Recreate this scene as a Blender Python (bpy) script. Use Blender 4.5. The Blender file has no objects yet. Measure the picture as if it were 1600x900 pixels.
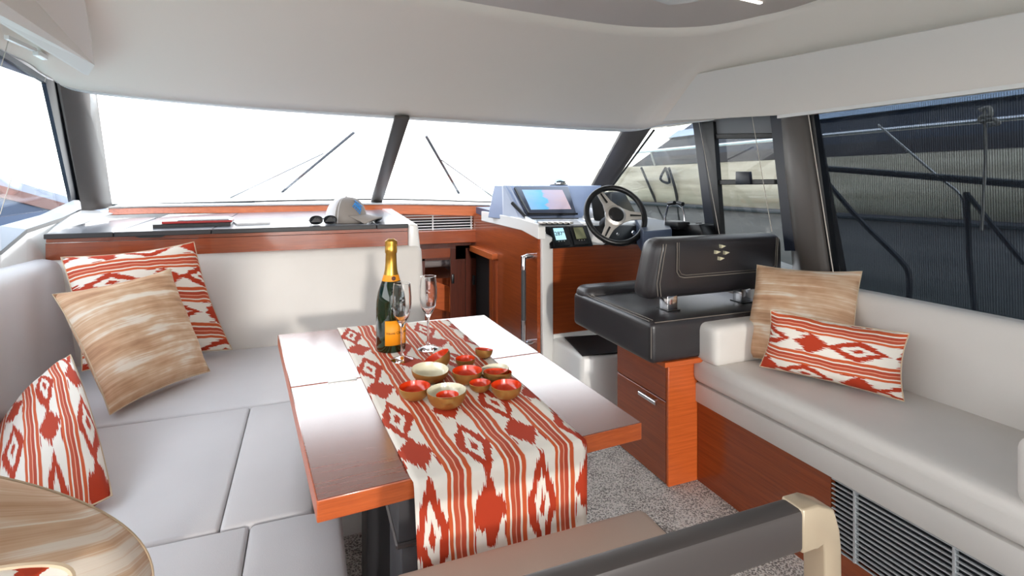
import bpy, bmesh, math, random
from mathutils import Vector, Matrix
random.seed(7)
S = bpy.context.scene
# ------------------------------------------------------------------ camera, sky, light, exposure
YAW = math.radians(21.3); FPX = 820.0; HOR = 285.0; CZ = 1.22
cam = bpy.data.cameras.new('camera'); cam.sensor_fit = 'HORIZONTAL'; cam.sensor_width = 36.0
cam.lens = 36.0 * FPX / 1600.0; cam.shift_y = -(450 - HOR) / 1600.0; cam.clip_start = 0.02; cam.clip_end = 500
camo = bpy.data.objects.new('camera', cam); S.collection.objects.link(camo)
camo.location = (0, 0, CZ); camo.rotation_euler = (math.pi / 2, 0, -YAW); S.camera = camo
S.view_settings.view_transform = 'Standard'; S.view_settings.look = 'None'
S.view_settings.exposure = 0.47; S.view_settings.gamma = 1.0; S.view_settings.use_curve_mapping = False
W = bpy.data.worlds.new('sky'); S.world = W; W.use_nodes = True
wn = W.node_tree; bg = wn.nodes['Background']
tc = wn.nodes.new('ShaderNodeTexCoord'); sp = wn.nodes.new('ShaderNodeSeparateXYZ'); cr = wn.nodes.new('ShaderNodeValToRGB')
wn.links.new(tc.outputs['Generated'], sp.inputs[0]); wn.links.new(sp.outputs['Z'], cr.inputs['Fac']); wn.links.new(cr.outputs['Color'], bg.inputs['Color'])
cr.color_ramp.elements[0].position = 0.0; cr.color_ramp.elements[0].color = (1.0, 0.975, 0.94, 1)
cr.color_ramp.elements[1].position = 0.9; cr.color_ramp.elements[1].color = (0.74, 0.84, 1.0, 1)
bg.inputs['Strength'].default_value = 3.6
sun = bpy.data.lights.new('sun', 'SUN'); sun.energy = 1.0; sun.angle = math.radians(2.5); sun.color = (1.0, 0.95, 0.88)
suno = bpy.data.objects.new('sun', sun); S.collection.objects.link(suno)
suno.rotation_euler = Vector((0.06, 1.0, -0.165)).to_track_quat('-Z', 'Y').to_euler()

# ------------------------------------------------------------------ helpers
def R(u, v, x=None, y=None, z=None):
    r = (u - 800) / FPX; up = (HOR - v) / FPX
    d = (math.sin(YAW) + r * math.cos(YAW), math.cos(YAW) - r * math.sin(YAW), up)
    t = x / d[0] if x is not None else (y / d[1] if y is not None else (z - CZ) / d[2])
    return Vector((d[0] * t, d[1] * t, CZ + d[2] * t))

class B:
    def __init__(s): s.bm = bmesh.new(); s.uv = None
    def pr(s, a, b):
        va = [s.bm.verts.new(p) for p in a]; vb = [s.bm.verts.new(p) for p in b]; n = len(a); fs = []
        fs.append(s.bm.faces.new(va[::-1])); fs.append(s.bm.faces.new(vb))
        for i in range(n): fs.append(s.bm.faces.new((va[i], va[(i + 1) % n], vb[(i + 1) % n], vb[i])))
        return s
    def box(s, x0, x1, y0, y1, z0, z1):
        return s.pr([(x0, y0, z0), (x1, y0, z0), (x1, y1, z0), (x0, y1, z0)], [(x0, y0, z1), (x1, y0, z1), (x1, y1, z1), (x0, y1, z1)])
    def ext(s, pts, vec):
        v = Vector(vec); return s.pr([Vector(p) for p in pts], [Vector(p) + v for p in pts])
    def bar(s, p, q, w, h, up=(0, 0, 1)):
        p = Vector(p); q = Vector(q); d = (q - p).normalized(); sx = d.cross(Vector(up))
        if sx.length < 1e-4: sx = d.cross(Vector((1, 0, 0)))
        sx.normalize(); sy = sx.cross(d)
        o = [(-1, -1), (1, -1), (1, 1), (-1, 1)]
        return s.pr([p + sx * a * w / 2 + sy * b * h / 2 for a, b in o], [q + sx * a * w / 2 + sy * b * h / 2 for a, b in o])
    def tube(s, pts, r, n=8, closed=False):
        pts = [Vector(p) for p in pts]; N = len(pts); rings = []; ref = None
        for i, p in enumerate(pts):
            if closed: t = pts[(i + 1) % N] - pts[i - 1]
            else: t = pts[min(i + 1, N - 1)] - pts[max(i - 1, 0)]
            t.normalize()
            if ref is None: ref = t.cross(Vector((0, 0, 1)) if abs(t.z) < .9 else Vector((1, 0, 0))).normalized()
            ref = (ref - t * ref.dot(t)).normalized(); b = t.cross(ref)
            rr = r[i] if isinstance(r, (list, tuple)) else r
            rings.append([s.bm.verts.new(p + (ref * math.cos(2 * math.pi * k / n) + b * math.sin(2 * math.pi * k / n)) * rr) for k in range(n)])
        for i in range(N if closed else N - 1):
            a = rings[i]; c = rings[(i + 1) % N]
            for k in range(n): s.bm.faces.new((a[k], a[(k + 1) % n], c[(k + 1) % n], c[k]))
        if not closed: s.bm.faces.new(rings[0][::-1]); s.bm.faces.new(rings[-1])
        return s
    def lathe(s, prof, c=(0, 0, 0), n=32, M=None):
        c = Vector(c); rings = []
        for r, z in prof:
            if r < 1e-5:
                p = Vector((0, 0, z)); rings.append([s.bm.verts.new(c + (M @ p if M else p))])
            else:
                L = []
                for k in range(n):
                    p = Vector((r * math.cos(2 * math.pi * k / n), r * math.sin(2 * math.pi * k / n), z))
                    L.append(s.bm.verts.new(c + (M @ p if M else p)))
                rings.append(L)
        for a, b in zip(rings, rings[1:]):
            for k in range(n):
                k2 = (k + 1) % n
                if len(a) == 1 and len(b) == 1: continue
                if len(a) == 1: s.bm.faces.new((a[0], b[k], b[k2]))
                elif len(b) == 1: s.bm.faces.new((a[k], b[0], a[k2]))
                else: s.bm.faces.new((a[k], b[k], b[k2], a[k2]))
        return s
    def grid(s, P, uvs=None):
        vs = [[s.bm.verts.new(p) for p in row] for row in P]
        if uvs is not None and s.uv is None: s.uv = s.bm.loops.layers.uv.new('UVMap')
        for i in range(len(P) - 1):
            for j in range(len(P[0]) - 1):
                f = s.bm.faces.new((vs[i][j], vs[i][j + 1], vs[i + 1][j + 1], vs[i + 1][j]))
                if uvs is not None:
                    for lp, (a, b) in zip(f.loops, ((i, j), (i, j + 1), (i + 1, j + 1), (i + 1, j))): lp[s.uv].uv = uvs[a][b]
        return vs
    def bevel(s, w, seg=2):
        bmesh.ops.recalc_face_normals(s.bm, faces=s.bm.faces)
        es = [e for e in s.bm.edges if len(e.link_faces) == 2 and e.calc_face_angle(0) > 0.5]
        bmesh.ops.bevel(s.bm, geom=es, offset=w, segments=seg, affect='EDGES', profile=0.5, clamp_overlap=True)
        return s
    def cush(s, x0, x1, y0, y1, z0, z1, r=.03, puff=0.0, warp=None, n=7, side=0.0):
        h = Vector(((x1 - x0) / 2, (y1 - y0) / 2, (z1 - z0) / 2)); c = Vector(((x0 + x1) / 2, (y0 + y1) / 2, (z0 + z1) / 2))
        r = min(r, h.x * .98, h.y * .98, h.z * .98)
        def samp(H):
            e = [-H, -H + r * .2, -H + r * .5, -H + r]
            m = [-(H - r) + 2 * (H - r) * k / n for k in range(1, n)]
            return e + m + [-v for v in e[::-1]]
        start = len(s.bm.verts); cache = {}
        def V(p):
            k = (round(p[0], 5), round(p[1], 5), round(p[2], 5))
            if k in cache: return cache[k]
            p = Vector(p); q = Vector([max(-(h[i] - r), min(h[i] - r, p[i])) for i in range(3)]); d = p - q
            if d.length > 1e-7: p = q + d.normalized() * r
            fx = max(0, 1 - (p.x / h.x) ** 2); fy = max(0, 1 - (p.y / h.y) ** 2); fz = max(0, 1 - (p.z / h.z) ** 2)
            p = p.copy()
            if p.z > 0: p.z += puff * (fx ** .5) * (fy ** .5)
            p.y += side * math.copysign(1, p.y) * fx ** .5 * fz ** .5 * (abs(p.y) / h.y)
            p += c
            if warp: p = Vector(warp(p))
            v = s.bm.verts.new(p); cache[k] = v; return v
        for ax in range(3):
            a, b = [i for i in range(3) if i != ax]; A = samp(h[a]); Bq = samp(h[b])
            for sg in (-1, 1):
                for i in range(len(A) - 1):
                    for j in range(len(Bq) - 1):
                        q = []
                        for (u, w) in ((A[i], Bq[j]), (A[i + 1], Bq[j]), (A[i + 1], Bq[j + 1]), (A[i], Bq[j + 1])):
                            p = [0, 0, 0]; p[ax] = sg * h[ax]; p[a] = u; p[b] = w; q.append(V(p))
                        if len(set(q)) < 3: continue
                        q2 = []
                        for v in q:
                            if v not in q2: q2.append(v)
                        try: s.bm.faces.new(q2)
                        except ValueError: pass
        return s

def wloc(o):
    v = Vector((0, 0, 0))
    while o: v += o.location; o = o.parent
    return v
def obj(name, b, mat, parent=None, smooth=35, solid=None):
    bm = b.bm; bmesh.ops.recalc_face_normals(bm, faces=bm.faces)
    if parent: bmesh.ops.translate(bm, verts=bm.verts, vec=-wloc(parent))
    me = bpy.data.meshes.new(name); bm.to_mesh(me); bm.free()
    if smooth: me.polygons.foreach_set('use_smooth', [True] * len(me.polygons)); me.set_sharp_from_angle(angle=math.radians(smooth))
    for m in (mat if isinstance(mat, (list, tuple)) else [mat]): me.materials.append(m)
    o = bpy.data.objects.new(name, me); S.collection.objects.link(o); o.parent = parent
    if solid: md = o.modifiers.new('solid', 'SOLIDIFY'); md.thickness = solid; md.offset = 0
    return o
def tag(o, label, cat, group=None, kind=None):
    o['label'] = label; o['category'] = cat
    if group: o['group'] = group
    if kind: o['kind'] = kind
    return o
def thing(name, loc, label, cat, group=None):
    o = bpy.data.objects.new(name, None); S.collection.objects.link(o); o.location = loc; o.empty_display_size = .05
    return tag(o, label, cat, group)
def struct(name, b, mat, parent=None, smooth=35, solid=None):
    o = obj(name, b, mat, parent, smooth, solid)
    if not parent: o['kind'] = 'structure'
    return o
def sroot(name, loc):
    o = bpy.data.objects.new(name, None); S.collection.objects.link(o); o.location = loc; o['kind'] = 'structure'; return o
def copy_tree(o, parent=None):
    c = o.copy(); S.collection.objects.link(c); c.parent = parent
    for ch in o.children: copy_tree(ch, c)
    return c
def repeat(o, parent, vec, n):
    for i in range(1, n):
        c = o.copy(); S.collection.objects.link(c); c.parent = parent; c.location = o.location + Vector(vec) * i

# ------------------------------------------------------------------ materials
class V_:
    def __init__(s, nt, k): s.nt = nt; s.k = k
    def m(s, op, *a):
        n = s.nt.nodes.new('ShaderNodeMath'); n.operation = op
        for i, x in enumerate((s,) + a):
            if isinstance(x, V_): s.nt.links.new(x.k, n.inputs[i])
            else: n.inputs[i].default_value = x
        return V_(s.nt, n.outputs[0])
    def __add__(s, o): return s.m('ADD', o)
    def __sub__(s, o): return s.m('SUBTRACT', o)
    def __mul__(s, o): return s.m('MULTIPLY', o)
    def __truediv__(s, o): return s.m('DIVIDE', o)
    def abs(s): return s.m('ABSOLUTE')
    def floor(s): return s.m('FLOOR')
    def frac(s): return s.m('FRACT')
    def lt(s, o): return s.m('LESS_THAN', o)
    def gt(s, o): return s.m('GREATER_THAN', o)
def lin(c):
    f = lambda v: (v / 255 / 12.92) if v / 255 <= .04045 else ((v / 255 + .055) / 1.055) ** 2.4
    return (f(c[0]), f(c[1]), f(c[2]), 1)
def mat(name, col, rough=.5, metal=0, **kw):
    m = bpy.data.materials.new(name); m.use_nodes = True; p = m.node_tree.nodes['Principled BSDF']
    p.inputs['Base Color'].default_value = lin(col); p.inputs['Roughness'].default_value = rough; p.inputs['Metallic'].default_value = metal
    for k, v in kw.items(): p.inputs[k.replace('_', ' ')].default_value = v
    return m
def nz(nt, vec, scale, detail=3, rough=.5, mp=None, dist=0):
    n = nt.nodes.new('ShaderNodeTexNoise'); n.inputs['Scale'].default_value = scale; n.inputs['Detail'].default_value = detail
    n.inputs['Roughness'].default_value = rough; n.inputs['Distortion'].default_value = dist
    if mp:
        q = nt.nodes.new('ShaderNodeMapping'); q.inputs['Scale'].default_value = mp; nt.links.new(vec, q.inputs['Vector']); vec = q.outputs[0]
    nt.links.new(vec, n.inputs['Vector']); return n
def tcn(nt, which='Object'):
    n = nt.nodes.new('ShaderNodeTexCoord'); return n.outputs[which]
def ramp(nt, fac, stops, interp='LINEAR'):
    n = nt.nodes.new('ShaderNodeValToRGB'); e = n.color_ramp.elements; n.color_ramp.interpolation = interp
    while len(e) < len(stops): e.new(0.5)
    for i, (p, c) in enumerate(stops): e[i].position = p; e[i].color = c if len(c) == 4 else lin(c)
    nt.links.new(fac, n.inputs[0]); return n.outputs[0]
def bump(m, hgt, strength=.2, dist=.002):
    nt = m.node_tree; b = nt.nodes.new('ShaderNodeBump'); b.inputs['Strength'].default_value = strength; b.inputs['Distance'].default_value = dist
    nt.links.new(hgt, b.inputs['Height']); nt.links.new(b.outputs[0], nt.nodes['Principled BSDF'].inputs['Normal'])
def pin(m, k): return m.node_tree.nodes['Principled BSDF'].inputs[k]
def leather(name, col, rough=.45, sc=350, st=.12):
    m = mat(name, col, rough); nt = m.node_tree; c = tcn(nt)
    n = nz(nt, c, 3, 3); a = ramp(nt, n.outputs[0], [(0.3, tuple(int(v * .96) for v in col)), (.7, col)]); nt.links.new(a, pin(m, 'Base Color'))
    v = nt.nodes.new('ShaderNodeTexVoronoi'); v.inputs['Scale'].default_value = sc; nt.links.new(c, v.inputs['Vector'])
    bump(m, v.outputs['Distance'], st, .001); return m
def wood(name, grain, dark, light, rough=.28, coat=.6):
    m = mat(name, light, rough); nt = m.node_tree; c = tcn(nt)
    mp = {'x': (1.2, 45, 45), 'y': (45, 1.2, 45), 'z': (45, 45, 1.2)}[grain]
    n1 = nz(nt, c, 2.2, 5, .65, mp); n2 = nz(nt, c, 9, 3, .6, mp)
    f = V_(nt, n1.outputs[0]) * .65 + V_(nt, n2.outputs[0]) * .35
    nt.links.new(ramp(nt, f.k, [(.36, dark), (.64, light)]), pin(m, 'Base Color'))
    pin(m, 'Coat Weight').default_value = coat; pin(m, 'Coat Roughness').default_value = .08
    bump(m, n2.outputs[0], .04, .001); return m
WD, WL = (126, 54, 20), (160, 75, 32)
wood_x = wood('cherry_x', 'x', WD, WL); wood_y = wood('cherry_y', 'y', WD, WL); wood_z = wood('cherry_z', 'z', WD, WL)
wood_bright = wood('cherry_lit_grain', 'x', (176, 84, 38), (206, 108, 56))  # lit copy of the cherry: sunlight on the strip put into its colour
wood_edge = wood('cherry_lipping_and_lit_face', 'x', (184, 82, 30), (214, 104, 46), .35, .3)
wood_table = wood('cherry_table', 'x', (122, 60, 44), (150, 78, 58), .16, 1.0); wood_table.node_tree.nodes['Principled BSDF'].inputs['Coat IOR'].default_value = 2.2; wood_table.node_tree.nodes['Principled BSDF'].inputs['Coat Roughness'].default_value = .2
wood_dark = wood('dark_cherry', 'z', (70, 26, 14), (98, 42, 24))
white_leather = leather('ivory_leather', (224, 219, 213), .5)
cool_leather = leather('pale_grey_leather', (216, 213, 214), .5)
dark_leather = leather('charcoal_leather', (46, 43, 45), .36, 300, .2); pin(dark_leather, 'Coat Weight').default_value = .25; pin(dark_leather, 'Coat Roughness').default_value = .35
piping = mat('stitch_thread', (120, 112, 104), .7)
gelcoat = mat('white_gelcoat', (236, 235, 232), .22, 0, Coat_Weight=.5)
def fabric_panel(name, col):
    m = mat(name, col, .85); nt = m.node_tree; n = nz(nt, tcn(nt), 260, 2); bump(m, n.outputs[0], .08, .001); return m
headliner = fabric_panel('headliner_vinyl', (241, 229, 216)); ceil_mat = fabric_panel('ceiling_vinyl', (208, 198, 190))
liner_panel = fabric_panel('valance_vinyl', (232, 225, 217)); trim_grey = mat('pale_trim', (214, 213, 212), .5)
counter_mat = mat('slate_laminate', (96, 100, 108), .3, 0, Coat_Weight=.3); counter_edge = mat('slate_edge', (52, 52, 54), .5)
chrome = mat('chrome', (225, 225, 228), .12, 1); steel = mat('brushed_steel', (214, 210, 204), .38, .9); black = mat('black_plastic', (18, 19, 21), .35)
black_soft = mat('black_rubber', (14, 14, 15), .7); pillar_mat = mat('taupe_pillar', (84, 78, 74), .42); navyframe = mat('dark_blue_frame', (30, 36, 50), .35)
dash_grey = mat('dash_grey', (136, 150, 178), .4); dash_blue = mat('dash_blue_grey', (62, 74, 96), .4); dark_tube = mat('dark_grey_tube', (88, 82, 80), .4, .3)
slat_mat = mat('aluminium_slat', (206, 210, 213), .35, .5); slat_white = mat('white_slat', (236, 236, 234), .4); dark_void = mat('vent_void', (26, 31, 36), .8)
pedestal_mat = mat('pedestal_grey', (74, 73, 76), .4); stringm = mat('white_cord', (206, 198, 186), .8)
beige_vinyl = leather('beige_vinyl', (202, 178, 160), .55); beige_metal = mat('steel_beige_reflection', (196, 178, 152), .3, .35)  # beige_metal is stainless steel with its beige reflections put into the colour

def carpet():
    m = mat('loop_carpet', (176, 172, 168), .95); nt = m.node_tree; c = tcn(nt)
    v = nt.nodes.new('ShaderNodeTexVoronoi'); v.inputs['Scale'].default_value = 150; nt.links.new(c, v.inputs['Vector'])
    n = nz(nt, c, 90, 4, .8); n2 = nz(nt, c, 9, 3)
    f = V_(nt, v.outputs['Distance']) * .6 + V_(nt, n.outputs[0]) * .8 + V_(nt, n2.outputs[0]) * .45
    nt.links.new(ramp(nt, f.k, [(.60, (104, 98, 94)), (.84, (172, 166, 160)), (1.04, (240, 234, 228))]), pin(m, 'Base Color'))
    g = V_(nt, n.outputs[0]) + V_(nt, v.outputs['Distance']); bump(m, g.k, .9, .012); return m
carpet_mat = carpet()

def ikat(name, period=.120, ln=.33):
    m = mat(name, (240, 230, 216), .8); nt = m.node_tree; uvn = nt.nodes.new('ShaderNodeUVMap').outputs[0]
    sx = nt.nodes.new('ShaderNodeSeparateXYZ'); nt.links.new(uvn, sx.inputs[0])
    U = V_(nt, sx.outputs[0]); Wv = V_(nt, sx.outputs[1])
    wob = V_(nt, nz(nt, uvn, 1, 2, .5, (4, 9, 1)).outputs[0])
    cu = U / period + (wob - .5) * .17 + .02
    idx = cu.floor(); f = cu.frac()
    jag = V_(nt, nz(nt, uvn, 1, 2, .6, (260, 3, 1)).outputs[0])
    jag2 = V_(nt, nz(nt, uvn, 1, 2, .5, (60, 25, 1)).outputs[0])
    v = (Wv / ln + idx * .5 + (jag - .5) * .22 + (jag2 - .5) * .10).frac()
    a = ((f - .285) / .30).abs()
    d1 = (a * .92 + ((v - .22).abs() / .19)).lt(1.0)
    dv = (v - .68).abs()
    o1 = (a * .93 + dv / .31).lt(1.0); i1 = (a * 1.9 + dv / .19).lt(1.0); c1 = (a * 4.4 + dv / .075).lt(1.0)
    edge = (a.gt(.86)) * ((v - .10).abs().lt(.05))
    mot = (d1 + o1 - i1 + c1 + edge).m('MINIMUM', 1.0) * f.lt(.575)
    st = ramp(nt, ((f - .575) / .425).k, [(0, (214, 94, 46)), (.15, (244, 232, 216)), (.235, (200, 86, 54)), (.42, (236, 176, 148)), (.47, (192, 74, 46)), (.66, (244, 232, 216)), (.755, (212, 92, 46)), (.95, (242, 230, 214))], 'CONSTANT')
    mx = nt.nodes.new('ShaderNodeMix'); mx.data_type = 'RGBA'; nt.links.new(mot.k, mx.inputs[0])
    mx.inputs[6].default_value = lin((246, 238, 226)); mx.inputs[7].default_value = lin((188, 56, 18))
    m2 = nt.nodes.new('ShaderNodeMix'); m2.data_type = 'RGBA'; nt.links.new(f.gt(.575).k, m2.inputs[0])
    nt.links.new(mx.outputs[2], m2.inputs[6]); nt.links.new(st, m2.inputs[7]); nt.links.new(m2.outputs[2], pin(m, 'Base Color'))
    n = nz(nt, uvn, 900, 1); bump(m, n.outputs[0], .1, .0005); return m
ikat_mat = ikat('ikat_cotton'); ikat_pillow = ikat('ikat_cushion_cotton', .15, .32)
def tan():
    m = mat('brushed_tan_fabric', (204, 164, 124), .8); nt = m.node_tree; uvn = nt.nodes.new('ShaderNodeUVMap').outputs[0]
    n1 = nz(nt, uvn, 1, 4, .65, (42, 1.4, 1)); n2 = nz(nt, uvn, 1, 3, .6, (13, 1.6, 1)); n3 = nz(nt, uvn, 1, 2, .5, (300, 8, 1)); n4 = nz(nt, uvn, 1, 3, .6, (10, 6, 1))
    f = V_(nt, n1.outputs[0]) * .32 + V_(nt, n2.outputs[0]) * .34 + V_(nt, n3.outputs[0]) * .10 + V_(nt, n4.outputs[0]) * .26
    nt.links.new(ramp(nt, f.k, [(.41, (186, 140, 106)), (.475, (212, 168, 132)), (.53, (228, 194, 160)), (.575, (246, 232, 214))]), pin(m, 'Base Color'))
    bump(m, n3.outputs[0], .25, .001); return m
tan_mat = tan()
def glass_pane(name, tint, rough=.0, refl=1.0):
    m = bpy.data.materials.new(name); m.use_nodes = True; nt = m.node_tree; nt.nodes.clear()
    out = nt.nodes.new('ShaderNodeOutputMaterial'); t = nt.nodes.new('ShaderNodeBsdfTransparent'); g = nt.nodes.new('ShaderNodeBsdfGlossy')
    t.inputs[0].default_value = (*tint, 1); g.inputs['Roughness'].default_value = rough; g.inputs[0].default_value = (refl, refl, refl, 1)
    lw = nt.nodes.new('ShaderNodeLayerWeight'); lw.inputs[0].default_value = .5; fr = nt.nodes.new('ShaderNodeMath'); fr.operation = 'POWER'; fr.inputs[1].default_value = 4.0; nt.links.new(lw.outputs['Facing'], fr.inputs[0]); f2 = nt.nodes.new('ShaderNodeMath'); f2.operation = 'MULTIPLY_ADD'; f2.inputs[1].default_value = .6; f2.inputs[2].default_value = .02; nt.links.new(fr.outputs[0], f2.inputs[0]); fr = f2; mx = nt.nodes.new('ShaderNodeMixShader')
    nt.links.new(fr.outputs[0], mx.inputs[0]); nt.links.new(t.outputs[0], mx.inputs[1]); nt.links.new(g.outputs[0], mx.inputs[2]); nt.links.new(mx.outputs[0], out.inputs[0]); return m
clear_pane = glass_pane('clear_glass', (.97, .98, .98)); tint_pane = glass_pane('tinted_glass', (.60, .61, .60)); smoke_pane = glass_pane('smoked_glass', (.66, .70, .73))
def screen_cloth():
    m = bpy.data.materials.new('sun_screen_mesh'); m.use_nodes = True; nt = m.node_tree; nt.nodes.clear()
    out = nt.nodes.new('ShaderNodeOutputMaterial'); t = nt.nodes.new('ShaderNodeBsdfTransparent'); d = nt.nodes.new('ShaderNodeBsdfDiffuse'); d.inputs[0].default_value = lin((30, 34, 40))
    c = tcn(nt); sx = nt.nodes.new('ShaderNodeSeparateXYZ'); nt.links.new(c, sx.inputs[0]); y = V_(nt, sx.outputs[1])
    jit = V_(nt, nz(nt, c, 1, 2, .5, (1, 30, 2)).outputs[0])
    w = (y * 900 + jit * 6).m('SINE') * .10 + .78
    mx = nt.nodes.new('ShaderNodeMixShader'); nt.links.new(w.k, mx.inputs[0]); nt.links.new(t.outputs[0], mx.inputs[1]); nt.links.new(d.outputs[0], mx.inputs[2]); nt.links.new(mx.outputs[0], out.inputs[0]); return m
screen_mat = screen_cloth()
flute_glass = mat('flute_glass', (255, 255, 255), .0, 0, Transmission_Weight=1.0, IOR=1.45)
bottle_glass = mat('bottle_green_glass', (14, 40, 12), .05, 0, Coat_Weight=.6, Transmission_Weight=.35)
gold = mat('gold_foil', (204, 158, 70), .3, .85); gold_bowl = mat('brushed_gold', (176, 130, 70), .38, .7)
red_enamel = mat('red_enamel', (228, 62, 14), .18, 0, Coat_Weight=.4); cream_enamel = mat('cream_enamel', (240, 232, 204), .12, 0, Coat_Weight=.8)
label_or = mat('orange_label', (248, 156, 18), .5); label_tx = mat('label_ink', (60, 34, 14), .6)
def emit(name, col, s):
    m = mat(name, col, .2); pin(m, 'Emission Color').default_value = lin(col); pin(m, 'Emission Strength').default_value = s; return m

def spl(pts, n):
    pts = [Vector(p) for p in pts]; out = []
    P = [pts[0] * 2 - pts[1]] + pts + [pts[-1] * 2 - pts[-2]]
    segs = len(pts) - 1
    for i in range(n + 1):
        t = i / n * segs; k = min(int(t), segs - 1); f = t - k; a, b, c, d = P[k:k + 4]
        out.append(.5 * ((2 * b) + (c - a) * f + (2 * a - 5 * b + 4 * c - d) * f * f + (3 * b - a - 3 * c + d) * f ** 3))
    return out
def text_mesh(s, size, extr=.0008):
    c = bpy.data.curves.new('t', 'FONT'); c.body = s; c.size = size; c.extrude = extr; c.align_x = 'CENTER'; c.align_y = 'CENTER'
    o = bpy.data.objects.new('t', c); S.collection.objects.link(o); dg = bpy.context.evaluated_depsgraph_get(); dg.update()
    me = bpy.data.meshes.new_from_object(o.evaluated_get(dg)); b = B(); b.bm.from_mesh(me)
    bpy.data.objects.remove(o); bpy.data.meshes.remove(me); return b

# ================================================================== THE SETTING
b = B(); b.box(-1.35, 2.2, -2.2, 5.2, -.06, 0); struct('floor', b, carpet_mat, smooth=0)
# ---- ceiling and moulded headliner
CE = [(-.75, -2.2), (-.75, .6), (-.70, 1.35), (-.45, 1.78), (.0, 1.96), (.572, 2.031), (1.119, 2.083), (1.45, 2.07), (1.72, 1.952), (1.84, 1.75), (1.90, 1.501), (1.92, .6), (1.92, -2.2)]
LO = [(-1.06, -2.2, 1.69), (-1.06, .8, 1.69), tuple(R(0, 75, x=-1.07)), tuple(R(75, 118, x=-1.04)), tuple(R(145, 143, y=3.05)), tuple(R(400, 168, y=3.14)), tuple(R(625, 183, y=3.06)),
      tuple(R(820, 195, y=3.0)), tuple(R(978, 203, y=2.93)), tuple(R(1040, 194, x=2.0)), (2.0, 2.0, 1.545), (2.0, .6, 1.50), (2.0, -2.2, 1.50)]
NU = 96
up = spl([(x, y, 1.95) for x, y in CE], NU); lo = spl(LO, NU)
rows = []
for k in range(0, 13):
    t = k / 12; row = []
    for a, c in zip(lo, up):
        p = a.lerp(c, t); bulge = math.sin(math.pi * t) * .035
        cx = Vector((.5, .9, 0)); d = (Vector((p.x, p.y, 0)) - cx); d = d.normalized() if d.length > 0 else d
        p = p + Vector((d.x * bulge, d.y * bulge, bulge * 1.1)) * (1 if a.y > 1.5 else max(.0, .2 + .8 * (a.y / 1.5)))
        row.append(p)
    rows.append(row)
b = B(); b.grid(rows); struct('ceiling', b, headliner, smooth=60, solid=.012)
b = B(); cen = [b.bm.verts.new(p + Vector((0, 0, .002))) for p in up]; b.bm.faces.new(cen); struct('trim_1', b, ceil_mat, smooth=0, solid=.01)
# white lip along the windscreen head
b = B()
fl = [p for p in lo if p.y > 2.2 and -1.2 < p.x < 2.1]
LH = lambda p: .085 if p.x < -.6 else .085 - .06 * min(1, (p.x + .6) / 2.4)
r0 = [p + Vector((0, -.012, -.004)) for p in fl]; r1 = [p + Vector((0, -.035, LH(p))) for p in fl]; r2 = [p + Vector((0, .03, -.006)) for p in fl]
b.grid([r2, r0, r1]); struct('trim_2', b, trim_grey, smooth=50, solid=.006)
# ---- roof above, hull sides
b = B(); b.box(-1.3, 2.25, -2.2, 2.95, 2.0, 2.08); struct('trim_3', b, gelcoat, smooth=0)
b = B(); b.box(-1.35, -1.25, -2.2, 4.6, 0, .98); struct('wall_left', b, gelcoat, smooth=0)
b = B(); b.pr([(2.12, -2.2, 0), (2.2, -2.2, 0), (2.2, 1.6, 0), (2.2, 4.6, 0), (2.12, 4.6, 0), (2.12, 1.6, 0)], [(2.12, -2.2, .72), (2.2, -2.2, .72), (2.2, 1.6, .74), (2.2, 4.6, .86), (2.12, 4.6, .86), (2.12, 1.6, .74)]); struct('wall_right', b, gelcoat, smooth=0)
b = B(); b.box(-1.30, -.55, -2.25, -2.15, 0, 2.0); b.box(1.5, 2.2, -2.25, -2.15, 0, 2.0); b.box(-.55, 1.5, -2.25, -2.15, 1.93, 2.0); struct('wall_back', b, gelcoat, smooth=0)
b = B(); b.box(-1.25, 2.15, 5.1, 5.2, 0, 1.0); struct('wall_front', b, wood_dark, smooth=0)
# upper sides behind the valances
b = B(); b.ext([(-1.12, -2.2, 1.70), (-1.12, 3.0, 1.70), (-1.12, 3.0, 2.02), (-1.12, -2.2, 2.02)], (-.05, 0, 0)); struct('trim_4', b, gelcoat, smooth=0)
b = B(); b.ext([(2.06, -2.2, 1.52), (2.06, 2.9, 1.57), (2.06, 2.9, 2.02), (2.06, -2.2, 2.02)], (.05, 0, 0)); struct('trim_5', b, gelcoat, smooth=0)

# ---- starboard valance panel with its raked forward end
tv = [R(1035, 190, x=1.955), R(1090, 115, x=1.915), Vector((1.90, .6, 1.69)), Vector((1.90, -2.2, 1.68)), Vector((1.955, -2.2, 1.485)), Vector((1.955, .6, 1.49)), Vector((1.955, 1.70, 1.515)), R(1240, 172, x=1.955)]
b = B(); b.ext([tv[0], tv[1], tv[2], tv[3], tv[4], tv[5], tv[6]], (.02, 0, .004)); b.bevel(.003, 1); struct('trim_6', b, liner_panel, smooth=20)
b = B(); b.bar((1.965, 1.75, 1.512), (1.965, -2.2, 1.478), .03, .014); struct('trim_7', b, gelcoat, smooth=0)
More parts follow.
